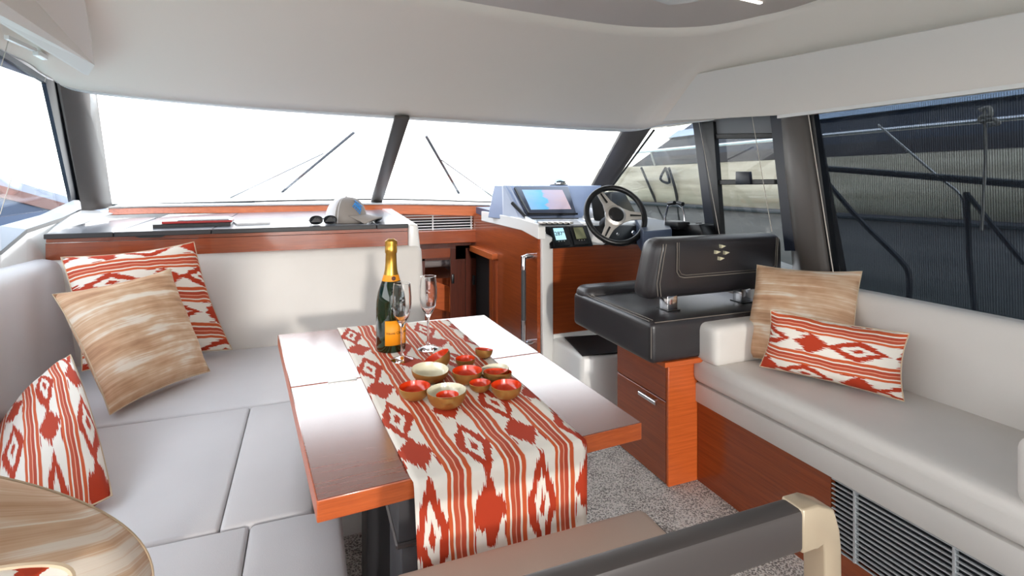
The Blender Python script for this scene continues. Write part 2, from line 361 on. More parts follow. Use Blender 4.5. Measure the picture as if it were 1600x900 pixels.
# port side panel: bottom edge above the window
q = [R(138, 118, x=-.89), R(0, 33, x=-.90), Vector((-.90, .5, 1.735)), Vector((-.90, -2.2, 1.735)), Vector((-.80, -2.2, 1.93)), Vector((-.80, .5, 1.93)), R(0, -60, x=-.82), R(125, -40, y=2.1), R(142, 50, y=2.45), R(148, 102, y=2.62)]
b = B(); b.ext(q, (-.015, .006, .004)); struct('trim_8', b, liner_panel, smooth=0)
b = B(); b.bar(R(10, 58, x=-.99), R(54, 78, x=-.99), .014, .014); b.bar(R(54, 78, x=-.99), R(98, 98, x=-.99), .006, .006)
struct('trim_9', b, gelcoat, smooth=0)
b = B(); b.ext([R(0, 50, x=-1.095), R(104, 100, x=-1.095), R(104, 138, x=-1.095), R(74, 125, x=-1.095), R(0, 79, x=-1.095), (-1.095, -2.1, 1.65), (-1.095, -2.1, 1.8)], (-.012, 0, 0)); struct('trim_26', b, trim_grey, smooth=0)
b = B(); b.bar(R(56, 82, x=-.985), R(70, 90, x=-.985), .022, .022); b.bevel(.003, 1); struct('trim_25', b, gelcoat, smooth=0)

# ---- windscreen
base = [R(150, 322, y=3.68), R(300, 318, y=3.95), R(588, 312, y=4.1), R(760, 316, y=4.08), Vector((1.75, 3.98, 1.06)), Vector((2.15, 3.74, 1.06))]
head = [R(140, 137, y=3.08), R(280, 152, y=3.2), R(628, 178, y=3.1), R(820, 190, y=3.03), R(930, 196, y=2.98), R(1004, 199, y=2.9)]
bs = spl(base, 60); hs = spl(head, 60)
def split(f0, f1, nm):
    i0, i1 = int(f0 * 60), int(f1 * 60); r = sroot(nm, tuple(bs[i0]))
    b = B(); b.grid([[bs[i].lerp(hs[i], t) for i in range(i0, i1 + 1)] for t in (0, .25, .5, .75, 1)]); obj('glass_pane', b, clear_pane, r, solid=.006)
    b = B(); b.tube([p + Vector((0, -.01, .003)) for p in bs[i0:i1 + 1]], .006, 6); b.tube([p + Vector((0, -.008, -.008)) for p in hs[i0:i1 + 1]], .006, 6); obj('seal', b, black_soft, r); return r
split(0, .4, 'window_1'); split(.4, 1, 'window_2')
# mullion
m0 = R(588, 313, y=4.06); m1 = R(628, 180, y=3.02)
b = B(); b.bar(m0 + Vector((0, 0, -.02)), m1 + Vector((0, 0, .02)), .085, .03, (1, 0, 0)); 
b = B(); wv = Vector((.042, 0, 0)); wt = Vector((.043, 0, 0)); dn = Vector((0, -.012, -.02))
b.pr([m0 - wv, m0 + wv, m0 + wv + dn, m0 - wv + dn], [m1 - wt, m1 + wt, m1 + wt + dn, m1 - wt + dn]); b.bevel(.006, 2); struct('trim_10', b, pillar_mat)
# corner pillars
def pillar(name, b0, b1, t0, t1, dep, m=pillar_mat):
    b = B(); n = 8; A = []; C = []
    for i in range(n + 1):
        f = i / n; bow = math.sin(math.pi * f) * dep
        p = Vector(b0).lerp(Vector(b1), f); q = Vector(t0).lerp(Vector(t1), f); sgn = Vector((1 if p.x < .5 else -1, -1.0, 0)).normalized()
        A.append(p + sgn * bow); C.append(q + sgn * bow)
    A += [Vector(b1) + Vector((0, .03, 0)), Vector(b0) + Vector((0, .03, 0))]; C += [Vector(t1) + Vector((0, .03, 0)), Vector(t0) + Vector((0, .03, 0))]
    b.pr(A, C); return struct(name, b, m)
pillar('trim_11', R(128, 330, y=3.42), R(173, 324, y=3.66), R(90, 112, y=2.97), R(145, 126, y=3.16), .03)
pillar('trim_12', Vector((2.05, 3.70, 1.05)), R(953, 296, x=2.12), R(978, 196, y=2.94), R(1023, 192, y=2.80), .015)

# ---- starboard side windows: forward fixed pane, sliding pane, screened main window
XS = 2.07
sw = sroot('window_3', (XS, 2.6, 1.0))
pts = [R(950, 300, x=2.13), R(1022, 203, x=XS), R(1088, 188, x=XS), R(1112, 372, x=XS + .03), Vector((2.12, 2.5, .95)), Vector((2.16, 3.4, 1.02))]
b = B(); b.ext(pts, (.006, 0, 0)); obj('glass_pane', b, tint_pane, sw, smooth=0)
b = B(); b.tube([R(953, 296, x=2.1), R(1022, 203, x=XS - .01)], .007, 6); obj('seal', b, black_soft, sw)
# dark frame of the sliding window
sw = sroot('window_4', (XS, 2.1, .9))
X4 = XS - .01
b = B(); b.ext([R(1082, 190, x=X4), R(1093, 190, x=X4), R(1118, 372, x=X4), R(1104, 372, x=X4)], (.03, 0, 0)); obj('frame_post', b, navyframe, sw, smooth=0)
b = B(); b.ext([R(1094, 190, x=X4 - .02), R(1114, 190, x=X4 - .02), R(1127, 372, x=X4 - .02), R(1118, 372, x=X4 - .02)], (.03, 0, 0)); obj('frame_post', b, black, sw, smooth=0)
b = B(); b.ext([R(1203, 180, x=X4 - .03), R(1221, 180, x=X4 - .03), R(1242, 392, x=X4 - .03), R(1226, 392, x=X4 - .03)], (.03, 0, 0)); obj('frame_post', b, navyframe, sw, smooth=0)
for (v0, v1) in ((208, 216), (280, 288)):
    b = B(); b.ext([R(1106, v0 + 1, x=X4 - .01), R(1210, v0, x=X4 - .01), R(1210, v1, x=X4 - .01), R(1106, v1 + 1, x=X4 - .01)], (.025, 0, 0)); b.bevel(.003, 1); obj('rail', b, black, sw, smooth=20)
b = B(); b.ext([R(1149, 268, x=X4 - .02), R(1170, 268, x=X4 - .02), R(1172, 288, x=X4 - .02), R(1149, 288, x=X4 - .02)], (.02, 0, 0)); b.bevel(.003, 2); obj('latch', b, navyframe, sw)
b = B(); b.ext([R(1105, 214, x=XS + .01), R(1212, 212, x=XS + .01), R(1240, 415, x=XS + .01), R(1118, 375, x=XS + .01)], (.006, 0, 0)); obj('glass_pane', b, tint_pane, sw, smooth=0)
b = B(); b.ext([R(1105, 186, x=X4), R(1225, 172, x=X4), R(1222, 209, x=X4), R(1108, 210, x=X4)], (.02, 0, 0)); obj('head_panel', b, mat('grey_head_panel', (128, 130, 134), .5), sw, smooth=0)
# wide taupe pillar
b = B()
A = [R(1252, 425, x=1.99), R(1262, 427, x=1.975), R(1285, 433, x=1.975), R(1296, 436, x=1.99), Vector((2.1, 1.52, .80)), Vector((2.1, 1.80, .80))]
C = [R(1219, 168, x=1.985), R(1228, 168, x=1.97), R(1250, 168, x=1.97), R(1259, 168, x=1.985), Vector((2.09, 1.66, 1.56)), Vector((2.09, 1.85, 1.56))]
b.pr(A, C); b.bevel(.012, 3); struct('trim_13', b, pillar_mat)
b = B(); b.ext([R(1259, 168, x=2.0), R(1270, 168, x=2.0), R(1306, 440, x=2.0), R(1296, 440, x=2.0)], (.03, 0, 0)); struct('trim_14', b, black, smooth=0)
sw = sroot('window_5', (XS, 0, .8))
b = B(); b.ext([(2.06, 1.68, 1.60), (2.06, -2.1, 1.60), (2.10, -2.1, .72), (2.10, 1.62, .74)], (.006, 0, 0)); obj('glass_pane', b, smoke_pane, sw, smooth=0)
b = B(); b.grid([[(2.022, 1.67, 1.62), (2.022, -2.1, 1.62)], [(2.06, 1.52, .77), (2.06, -2.1, .745)]]); o = obj('sun_screen', b, screen_mat, sw, smooth=0)
b = B(); b.tube([R(1262, 172, x=1.96), R(1303, 432, x=1.96)], .0022, 6); tag(obj('blind_cord', b, stringm), 'white cord running down the wide taupe pillar beside the dark window', 'cord', 'thin blind cords')
for a, c, lab in ((R(1092, 190, x=2.03), R(1124, 366, x=2.0), 'thin pale cord slanting down the first black post of the sliding window'),
                  (R(1175, 182, x=2.0), R(1206, 362, x=2.0), 'thin white cord hanging across the middle of the sliding window')):
    b = B(); b.tube([a, c], .0016, 6); tag(obj('blind_cord', b, stringm), lab, 'cord', 'thin blind cords')
for a, c, lab in ((R(14, 60, x=-1.03), R(2, 103, x=-1.04), 'thin white cord at the top left corner below the port panel'), (R(76, 104, x=-1.05), R(70, 128, x=-1.06), 'short thin cord beside the top of the port corner pillar')):
    b = B(); b.tube([a, c], .0014, 6); tag(obj('blind_cord', b, stringm), lab, 'cord', 'thin blind cords')
b = B(); b.tube([R(18, 278, x=-1.12), R(0, 335, x=-1.11)], .0016, 6); tag(obj('blind_cord', b, stringm), 'white cord crossing the lower corner of the port window', 'cord', 'thin blind cords')
# starboard sill
b = B(); b.pr([(1.985, -2.2, .74), (2.10, -2.2, .70), (2.10, 1.62, .70), (1.985, 1.62, .74)], [(2.0, -2.2, .765), (2.05, -2.2, .765), (2.05, 1.62, .79), (2.0, 1.62, .79)]); b.bevel(.006, 2); struct('trim_15', b, trim_grey)

# ---- port window
sw = sroot('window_6', (-1.2, 2.5, 1.1))
t0 = Vector((-1.11, -2.1, 1.68)); t1 = R(75, 126, x=-1.10); bo0 = Vector((-1.28, -2.1, 1.0)); bo1 = R(128, 322, x=-1.24)
b = B(); b.ext([t0, t1, bo1, bo0], (-.006, 0, 0)); obj('glass_pane', b, clear_pane, sw, smooth=0)
b = B(); b.ext([R(70, 122, x=-1.08), R(90, 128, x=-1.08), R(130, 327, x=-1.2), R(114, 322, x=-1.2)], (-.02, .01, 0)); obj('frame_post', b, navyframe, sw, smooth=0)
b = B(); b.ext([R(88, 126, x=-1.075), R(95, 128, x=-1.075), R(134, 330, x=-1.19), R(128, 328, x=-1.19)], (-.02, .01, 0)); obj('seal', b, black_soft, sw, smooth=0)
b = B(); b.ext([R(74, 123, x=-1.07), R(0, 76, x=-1.07), Vector((-1.07, -2.1, 1.66)), Vector((-1.08, -2.1, 1.63)), R(0, 86, x=-1.08), R(74, 131, x=-1.08)], (-.015, 0, 0)); obj('frame_top', b, black, sw, smooth=0)
b = B(); b.ext([R(72, 129, x=-1.10), R(0, 85, x=-1.10), R(0, 103, x=-1.11), R(72, 127, x=-1.11) + Vector((0, 0, -.004))], (-.004, 0, 0)); obj('visor', b, dash_grey, sw, smooth=0)

# port ledge (pale window sill mouldings) between cushions and window
LG = [[R(0, 355, x=-1.16), R(40, 344, x=-1.16), R(62, 338, x=-1.16), R(113, 314, x=-1.17), R(122, 314, x=-1.18)],
      [R(0, 395, x=-1.09), R(40, 361, x=-1.09), R(95, 343, x=-1.10), R(118, 332, x=-1.11), R(130, 326, x=-1.13)],
      [R(0, 450, x=-1.045), R(40, 425, x=-1.045), R(72, 408, x=-1.045), R(74, 366, x=-1.045), R(176, 334, y=3.50)]]
nr = [Vector((-1.16, -2.1, 1.04)), Vector((-1.09, -2.1, 1.01)), Vector((-1.045, -2.1, .90))]
def band(i0, i1, lo_, hi_):
    A = [nr[i0].lerp(nr[i1], lo_)] + [p.lerp(q_, lo_) for p, q_ in zip(LG[i0], LG[i1])]; C = [nr[i0].lerp(nr[i1], hi_)] + [p.lerp(q_, hi_) for p, q_ in zip(LG[i0], LG[i1])]
    return A, C
b = B(); b.grid(list(band(1, 2, .06, 1))); struct('trim_16', b, gelcoat, smooth=0, solid=.006)
b = B(); b.grid(list(band(1, 2, -.04, .07))); struct('trim_17', b, black, smooth=0, solid=.012)
b = B(); b.grid(list(band(0, 1, 0, .97))); struct('trim_18', b, mat('blue_grey_ledge', (176, 184, 194), .4), smooth=0, solid=.012)

# ---- dashboard shelf forward of the counter, wood strip and white sill
b = B(); st0 = [R(170, 325, y=3.55), R(300, 322, y=3.80), R(588, 319, y=3.93), R(765, 321, y=3.95)]; st1 = [R(170, 336, y=3.52), R(300, 333, y=3.78), R(588, 334, y=3.90), R(765, 338, y=3.92)]
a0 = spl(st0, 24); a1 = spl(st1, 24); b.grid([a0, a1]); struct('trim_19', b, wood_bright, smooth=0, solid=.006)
b = B(); back = [p + Vector((0, .35, .02)) for p in a0]; f0 = [p + Vector((0, -.008, -.004)) for p in a0]; f1 = [p + Vector((0, -.008, .006)) for p in a0]; b.grid([f0, f1, back]); struct('trim_20', b, gelcoat, smooth=30, solid=.004)

# ================================================================== FORWARD COUNTER
ct = thing('storage_counter', (-.27, 2.82, .88), 'slate topped storage counter with a cherry wood front under the windscreen', 'counter')
for (xa, xb, nm) in ((-1.045, -.80, 0), (-.797, -.42, 1), (-.417, .335, 2), (.338, .50, 3)):
    b = B(); yb = {0: 3.50, 1: 3.80, 2: 3.88, 3: 3.9}[nm]
    b.pr([(xa, 2.80, .978), (xb, 2.80, .978), (xb, yb, 1.0), (xa, yb, 1.0)], [(xa, 2.80, 1.0), (xb, 2.80, 1.0), (xb, yb, 1.022), (xa, yb, 1.022)]); b.bevel(.0025, 1)
    o = obj('top_panel', b, [counter_mat, counter_edge], ct, smooth=20)
    for f in o.data.polygons:
        if f.normal.y < -.5: f.material_index = 1
b = B(); b.box(-1.045, .50, 2.82, 2.835, .885, .958); obj('front_panel', b, wood_x, ct, smooth=0)
b = B(); b.box(-1.045, .50, 2.825, 2.84, .960, .977); obj('front_rail', b, wood_x, ct, smooth=0)
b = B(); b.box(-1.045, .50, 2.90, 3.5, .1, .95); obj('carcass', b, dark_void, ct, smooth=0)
b = B(); b.pr([(.502, 2.79, .86), (.565, 2.79, .86), (.60, 3.92, .86), (.502, 3.92, .86)], [(.502, 2.79, 1.0), (.55, 2.79, .995), (.58, 3.9, 1.03), (.502, 3.9, 1.03)]); b.bevel(.012, 3); obj('end_moulding', b, gelcoat, ct)
b = B(); b.ext([(-.72, 2.799, .978), (-.60, 2.799, .978), (-.62, 2.799, .971), (-.70, 2.799, .971)], (0, .02, 0)); obj('finger_pull', b, black, ct, smooth=0)

# ================================================================== BULKHEAD AND COMPANIONWAY
bk = sroot('trim_21', (.9, 3.95, 0))
def fq(u0, v0, u1, v1, y, th=.02): # aft facing board spanning this patch of the bulkhead
    a = R(u0, v0, y=y); c = R(u1, v1, y=y); b = B(); b.box(a.x, c.x, y, y + th, c.z, a.z); return b
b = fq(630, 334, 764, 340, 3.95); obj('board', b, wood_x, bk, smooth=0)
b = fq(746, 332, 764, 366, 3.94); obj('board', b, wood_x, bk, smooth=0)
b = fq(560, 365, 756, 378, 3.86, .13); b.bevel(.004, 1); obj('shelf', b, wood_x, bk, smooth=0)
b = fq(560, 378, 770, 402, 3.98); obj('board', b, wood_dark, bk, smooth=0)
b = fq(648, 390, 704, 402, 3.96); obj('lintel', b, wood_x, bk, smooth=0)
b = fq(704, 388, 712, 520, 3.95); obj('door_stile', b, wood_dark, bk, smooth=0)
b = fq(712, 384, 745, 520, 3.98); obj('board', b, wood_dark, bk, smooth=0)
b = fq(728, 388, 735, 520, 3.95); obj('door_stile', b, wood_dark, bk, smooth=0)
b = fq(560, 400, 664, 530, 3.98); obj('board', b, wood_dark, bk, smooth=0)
for u, v in ((708, 436), (741, 438)):
    b = fq(u - 2, v - 7, u + 2, v + 7, 3.935, .02); b.bevel(.003, 2); obj('hinge', b, black, bk)
# cabin seen through the opening
cb = thing('forward_berth', (.9, 4.6, .2), 'berth glimpsed through the low companionway opening, with grey bedding', 'bed')
b = B(); b.box(.6, 1.2, 4.3, 4.9, .0, .42); obj('base', b, wood_x, cb, smooth=0)
b = B(); b.cush(.6, 1.25, 4.35, 4.95, .50, .64, .04); obj('bedding', b, mat('grey_bedding', (150, 140, 138), .8), cb)
b = B(); b.ext([R(668, 435, y=4.2), R(702, 448, y=4.2), R(704, 488, y=4.2), R(668, 478, y=4.2)], (0, .02, 0)); obj('front_panel', b, wood_edge, cb, smooth=0)
gr = thing('air_grille', tuple(R(690, 365, y=3.93)), 'white slatted air grille in cherry frame between counter and helm', 'grille')
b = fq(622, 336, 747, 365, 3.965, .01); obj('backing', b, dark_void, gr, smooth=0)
g0 = R(628, 337, y=3.94); g1 = R(747, 364.5, y=3.94)
b = B(); b.box(g0.x, g1.x, 3.935, 3.945, g0.z - .006, g0.z); o = obj('slat', b, slat_white, gr, smooth=0); repeat(o, gr, (0, 0, -(g0.z - g1.z - .006) / 7), 8)
for u in (676, 736):
    p = R(u, 350, y=3.94); b = B(); b.box(p.x - .004, p.x + .004, 3.93, 3.945, g1.z, g0.z); obj('divider', b, slat_white, gr, smooth=0)

# ================================================================== HELM CONSOLE
hc = thing('helm_console', (1.6, 2.9, 0), 'white moulded helm console with cherry panels and slanted dashboard', 'helm console')
def xq(pts, x, th): b = B(); b.ext([R(u, v, x=x) for u, v in pts], (th, 0, 0)); return b
b = B(); b.box(1.205, 1.225, 2.70, 3.40, .0, .97); b.box(1.205, 1.225, 3.40, 3.96, .71, .97); obj('side_panel', b, wood_y, hc, smooth=0)
# opening in the side panel with its frame
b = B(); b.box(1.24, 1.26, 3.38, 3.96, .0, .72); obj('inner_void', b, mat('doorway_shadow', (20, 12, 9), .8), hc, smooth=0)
b = B(); b.box(1.165, 1.225, 3.36, 3.42, .0, .70); b.bevel(.003, 1); obj('door_stile', b, wood_z, hc, smooth=0)
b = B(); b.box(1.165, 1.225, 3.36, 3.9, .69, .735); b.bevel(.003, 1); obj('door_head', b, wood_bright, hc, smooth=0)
# white mouldings: top rail and aft corner column
b = B(); A = [R(752, 330, x=1.19), R(812, 341, x=1.19), R(841, 350, x=1.19), R(841, 374, x=1.19), R(815, 360, x=1.19), R(752, 345, x=1.19)]
b.ext(A, (.045, 0, 0)); b.bevel(.004, 2); obj('top_rail', b, gelcoat, hc, smooth=20)
b = B(); b.pr([(1.235, 2.68, .0), (1.325, 2.74, .0), (1.325, 2.82, .0), (1.235, 2.82, 0)], [(1.225, 2.68, .93), (1.315, 2.72, .90), (1.325, 2.82, .93), (1.23, 2.80, .95)]); b.bevel(.008, 2); obj('corner_column', b, gelcoat, hc)
b = B(); b.ext([R(841, 349, x=1.21), R(820, 338, x=1.21), R(824, 360, x=1.21), R(838, 372, x=1.21)], (.012, 0, 0)); obj('column_cap', b, gelcoat, hc)
b = B(); b.box(1.325, 2.08, 2.75, 2.77, .34, .86); obj('front_panel', b, wood_x, hc, smooth=0)
b = B(); b.box(1.325, 2.1, 2.74, 2.80, .0, .34); obj('plinth', b, gelcoat, hc, smooth=0)
b = B(); b.pr([(1.225, 2.70, .86), (2.1, 2.74, .83), (2.1, 3.05, .83), (1.225, 3.05, .86)], [(1.225, 2.80, .985), (2.1, 2.84, .965), (2.1, 3.05, .99), (1.225, 3.05, 1.0)]); b.bevel(.012, 2); obj('dash_front', b, gelcoat, hc)
b = B(); b.pr([(1.22, 3.0, .93), (2.1, 3.0, .93), (2.1, 3.9, .98), (1.22, 3.9, .98)], [(1.22, 3.0, 1.0), (2.1, 3.0, .985), (2.1, 3.9, 1.03), (1.22, 3.9, 1.03)]); obj('dash_top', b, dash_blue, hc, smooth=0)
# foot step
b = B(); b.pr([(1.30, 2.38, 0), (1.6, 2.30, 0), (2.05, 2.30, 0), (2.05, 2.76, 0), (1.30, 2.76, 0)], [(1.32, 2.40, .32), (1.6, 2.33, .32), (2.05, 2.33, .32), (2.05, 2.76, .32), (1.32, 2.76, .32)]); b.bevel(.02, 3); obj('foot_step', b, gelcoat, hc)
b = B(); b.ext([R(882, 528, z=.322), R(910, 557, z=.322), R(968, 552, z=.322), R(975, 522, z=.322)], (0, 0, .006)); obj('step_mat', b, black_soft, hc, smooth=0)
# screen pod
pl = [R(790, 290, y=3.18), R(940, 290, y=3.18), R(906, 346, y=2.98), R(822, 346, y=2.98)]
pd = [Vector((p.x, p.y + .22, p.z)) for p in pl[:2]]
b = B(); b.pr([pl[0], pl[1], pl[2], pl[3]], [pd[0], pd[1], Vector((pl[2].x, 3.38, pl[2].z)), Vector((pl[3].x - .10, 3.42, pl[3].z))]); b.bevel(.003, 1); obj('screen_pod', b, dash_grey, hc, smooth=20)
b = B(); b.ext([R(786, 290, y=3.19), R(797, 290, y=3.17), R(827, 347, y=2.96), R(812, 343, y=3.02), R(787, 336, y=3.14)], (0, .02, 0)); obj('pod_cheek', b, mat('pod_light_grey', (168, 176, 194), .4), hc, smooth=0)
# black instrument cluster
def dp(u, v): # point on the sloping dash front
    a = Vector((1.225, 2.70, .86)); n = Vector((1.225, 2.80, .985)) - a; e = Vector((2.1, 2.74, .83)) - a; nn = e.cross(n).normalized()
    r = (u - 800) / FPX; up_ = (HOR - v) / FPX; d = Vector((math.sin(YAW) + r * math.cos(YAW), math.cos(YAW) - r * math.sin(YAW), up_)); o = Vector((0, 0, CZ))
    t = (a - o).dot(nn) / d.dot(nn); return o + d * t, nn
def dplate(name, px, mt, th, parent=hc, off=0.0, bv=.002):
    P = []; n = None
    for u, v in px: p, n = dp(u, v); P.append(p)
    if n.y > 0: n = -n
    b = B(); b.ext([p + n * off for p in P], n * th)
    if bv: b.bevel(bv, 1)
    return obj(name, b, mt, parent, smooth=20)
dplate('instrument_panel', [(850, 355), (916, 353), (926, 385), (860, 389)], black, .008)
def display(px, lab, mt, name, txt=None, loc=None, ts=.02):
    P = [dp(u, v)[0] for u, v in px]; n = dp(*px[0])[1]; n = -n if n.y > 0 else n
    t = thing(name, tuple(P[3] + n * .009), lab, 'display')
    b = B(); b.ext([p + n * .009 for p in P], n * .006); b.bevel(.002, 1); obj('housing', b, black, t, smooth=20)
    c = sum(P, Vector()) / 4
    Q = [c + (p - c) * .62 + Vector((0, 0, .012)) for p in P]; b = B(); b.ext([p + n * .0155 for p in Q], n * .001); obj('screen', b, mt, t, smooth=0)
    ex = (P[1] - P[0]).normalized(); ez = n.cross(ex); 
    if ez.z < 0: ez = -ez
    if txt:
        tb = text_mesh(txt, ts); M = Matrix((ex, ez, n)).transposed(); cc = sum(Q, Vector()) / 4 + n * .018
        for v in tb.bm.verts: v.co = cc + M @ v.co
        obj('lettering', tb, black, t, smooth=0)
    for k in range(3):
        bb = c + ex * (k - 1) * .018 - ez * .036 + n * .0155; b = B(); b.lathe([(0, .003), (.003, .003), (.0035, 0)], bb, 10, Matrix((ex, ez, n)).transposed()); obj('button', b, steel, t)
    return t
display([(856, 357), (881, 356), (890, 385), (864, 387)], 'autopilot display on the dash reading 287 degrees, left of the wheel', emit('lcd_pale_blue', (176, 222, 236), .55), 'autopilot_display', '287°', ts=.036)
display([(888, 356), (911, 355), (921, 383), (896, 385)], 'small dim radio display right of the autopilot display', emit('lcd_olive', (110, 112, 84), .25), 'radio_display')
# switches along the dash top
sw_ = thing('switch_panel', (1.33, 2.9, .99), 'row of small silver switches on the dash above the displays', 'switch panel')
b = B(); b.pr([R(838, 344, z=1.0), R(900, 344, z=1.0), R(912, 352, z=.985), R(846, 353, z=.985)], [R(838, 343, z=1.005), R(900, 343, z=1.005), R(912, 351, z=.99), R(846, 352, z=.99)]); obj('plate', b, black, sw_, smooth=0)
for k in range(6):
    p = R(847 + k * 8.5, 348, z=1.0); b = B(); b.box(p.x - .012, p.x + .010, p.y - .03, p.y + .03, p.z - .006, p.z + .006); b.bevel(.003, 1); obj('switch', b, steel, sw_)
# chart plotter
def chart():
    m = emit('chart_screen', (200, 200, 205), .28); nt = m.node_tree; c = nt.nodes.new('ShaderNodeUVMap').outputs[0]; sx = nt.nodes.new('ShaderNodeSeparateXYZ'); nt.links.new(c, sx.inputs[0])
    n = V_(nt, nz(nt, c, 1, 4, .6, (2.5, 3.5, 1)).outputs[0]); f = V_(nt, sx.outputs[0]) + (n - .5) * .55 + (V_(nt, sx.outputs[1]) - .5) * -.1
    col = ramp(nt, f.k, [(.0, (140, 178, 214)), (.44, (96, 176, 214)), (.50, (176, 166, 186)), (1, (190, 166, 170))]); nt.links.new(col, pin(m, 'Base Color')); nt.links.new(col, pin(m, 'Emission Color')); return m
cp = thing('chart_plotter', tuple(R(850, 337, y=3.0)), 'chart plotter screen showing a blue and pink map in the grey pod', 'screen')
def pp(u, v, o=0):
    a, bq, c = pl[0], pl[1], pl[3]; nn = (bq - a).cross(c - a).normalized(); nn = -nn if nn.y > 0 else nn
    r = (u - 800) / FPX; up_ = (HOR - v) / FPX; d = Vector((math.sin(YAW) + r * math.cos(YAW), math.cos(YAW) - r * math.sin(YAW), up_)); oo = Vector((0, 0, CZ))
    return oo + d * ((a - oo).dot(nn) / d.dot(nn)) + nn * o
b = B(); b.pr([pp(803, 294), pp(886, 294), pp(899, 337), pp(822, 339)], [pp(803, 294, .02), pp(886, 294, .02), pp(899, 337, .02), pp(822, 339, .02)]); b.bevel(.004, 2); obj('housing', b, mat('plotter_bezel', (66, 74, 92), .3), cp)
b = B(); b.grid([[pp(814, 300, .0215), pp(877, 300, .0215)], [pp(828, 331, .0215), pp(891, 330, .0215)]], [[(0, 1), (1, 1)], [(0, 0), (1, 0)]]); obj('screen', b, chart(), cp, smooth=0, solid=.001)
b = B(); b.bar(pp(803, 297, .02), pp(824, 336, .02), .012, .012); b.bar(pp(822, 338, .025), pp(900, 338, .025), .014, .012); obj('bracket', b, black, cp, smooth=0)
b = B(); b.bar(pp(799, 318, .01), pp(824, 346, .02), .02, .02); b.bar(pp(822, 346, .02), pp(902, 346, .02), .018, .02); b.bevel(.004, 1); obj('lower_shroud', b, black, cp, smooth=20)
# compass
pc = R(873, 290, y=3.25); cs = thing('compass', tuple(pc), 'domed black and chrome compass sitting on top of the screen pod', 'compass')
b = B(); b.lathe([(0, 0), (.062, 0), (.064, .006), (.05, .012), (0, .012)], pc, 28); obj('base', b, black, cs)
b = B(); b.lathe([(.044, .012), (.044, .022), (.038, .036), (.024, .048), (0, .053)], pc, 28); obj('dome', b, mat('dome_glass', (150, 165, 175), .05, .6), cs)
b = B(); b.lathe([(.046, .012), (.05, .012), (.05, .02), (.046, .022)], pc, 28); obj('ring', b, chrome, cs)
for k in range(5):
    a_ = -2.2 + k * .35; q_ = pc + Vector((math.cos(a_) * .042, math.sin(a_) * .042, .024)); b = B(); b.box(q_.x - .004, q_.x + .004, q_.y - .003, q_.y + .003, q_.z - .004, q_.z + .006); obj('mark', b, black, cs)

# steering wheel
wc = R(962, 336, y=2.56); wh = thing('steering_wheel', tuple(wc), 'black rimmed steering wheel with three brushed steel spokes', 'steering wheel')
nrm = Vector((-.22, -1, .50)).normalized(); exx = Vector((1, 0, 0)); exx = (exx - nrm * exx.dot(nrm)).normalized(); eyy = nrm.cross(exx)
MW = Matrix((exx, eyy, nrm)).transposed(); RW = .170
def wp(r, a, z=0): return wc + MW @ Vector((r * math.cos(a), r * math.sin(a), z))
b = B(); b.tube([wp(RW, 2 * math.pi * k / 48) for k in range(48)], .0165, 12, True); obj('rim', b, black, wh)
b = B(); b.lathe([(0, .020), (.036, .018), (.046, .010), (.048, -.01), (.03, -.03), (0, -.03)], wc, 32, MW); obj('hub', b, black, wh)
b = B(); b.lathe([(.042, .012), (.06, .004), (.062, -.008), (.045, -.02)], wc, 32, MW); obj('hub_ring', b, steel, wh)
for k, a_ in enumerate((math.radians(112), math.radians(232), math.radians(-8))):
    b = B()
    P = []
    for r, w in ((.045, .044), (.09, .026), (.16, .020)):
        P.append((wp(r, a_), w))
    tdir = lambda: MW @ Vector((-math.sin(a_), math.cos(a_), 0))
    for (p, w), (q_, w2) in zip(P, P[1:]):
        td = tdir(); b.pr([p - td * w, p + td * w, p + td * w - nrm * .008, p - td * w - nrm * .008], [q_ - td * w2, q_ + td * w2, q_ + td * w2 - nrm * .008, q_ - td * w2 - nrm * .008])
    sp_ = obj('spoke', b, steel, wh)
    b = B(); td = tdir(); p = wp(.085, a_, .002); q_ = wp(.15, a_, .002); b.pr([p - td * .006, p + td * .006, p + td * .006 + nrm * .002, p - td * .006 + nrm * .002], [q_ - td * .004, q_ + td * .004, q_ + td * .004 + nrm * .002, q_ - td * .004 + nrm * .002]); obj('slot', b, black, sp_, smooth=0)
b = B(); b.tube([wc - nrm * .02, wc - nrm * .16], [.03, .05], 20); obj('column', b, black, wh)
# black cowling behind the wheel and engine panel
cw = thing('instrument_cowl', (1.7, 2.85, .95), 'black curved instrument cowl behind the steering wheel', 'cowl')
b = B(); b.pr([R(925, 352, y=2.80), R(1000, 352, y=2.78), R(1015, 382, y=2.72), R(935, 384, y=2.72)], [R(925, 345, y=3.0), R(1000, 345, y=2.98), R(1015, 365, y=2.9), R(935, 366, y=2.9)]); b.bevel(.008, 2); obj('lower_panel', b, black, cw)
b = B(); b.pr([R(922, 305, y=2.98), R(955, 300, y=2.98), R(960, 345, y=2.86), R(928, 345, y=2.86)], [R(922, 302, y=3.14), R(975, 298, y=3.14), R(998, 340, y=3.1), R(930, 340, y=3.1)]); b.bevel(.012, 2); obj('upper_hood', b, black, cw)
b = B(); b.lathe([(0, .006), (.012, .006), (.014, 0)], R(990, 364, y=2.70), 16, Matrix.Rotation(math.radians(80), 3, 'X')); obj('key_switch', b, chrome, cw)
for u, v in ((950, 367), (965, 366)):
    b = B(); b.lathe([(0, .008), (.008, .008), (.009, 0)], R(u, v, y=2.71), 14, Matrix.Rotation(math.radians(80), 3, 'X')); obj('button', b, steel, cw)
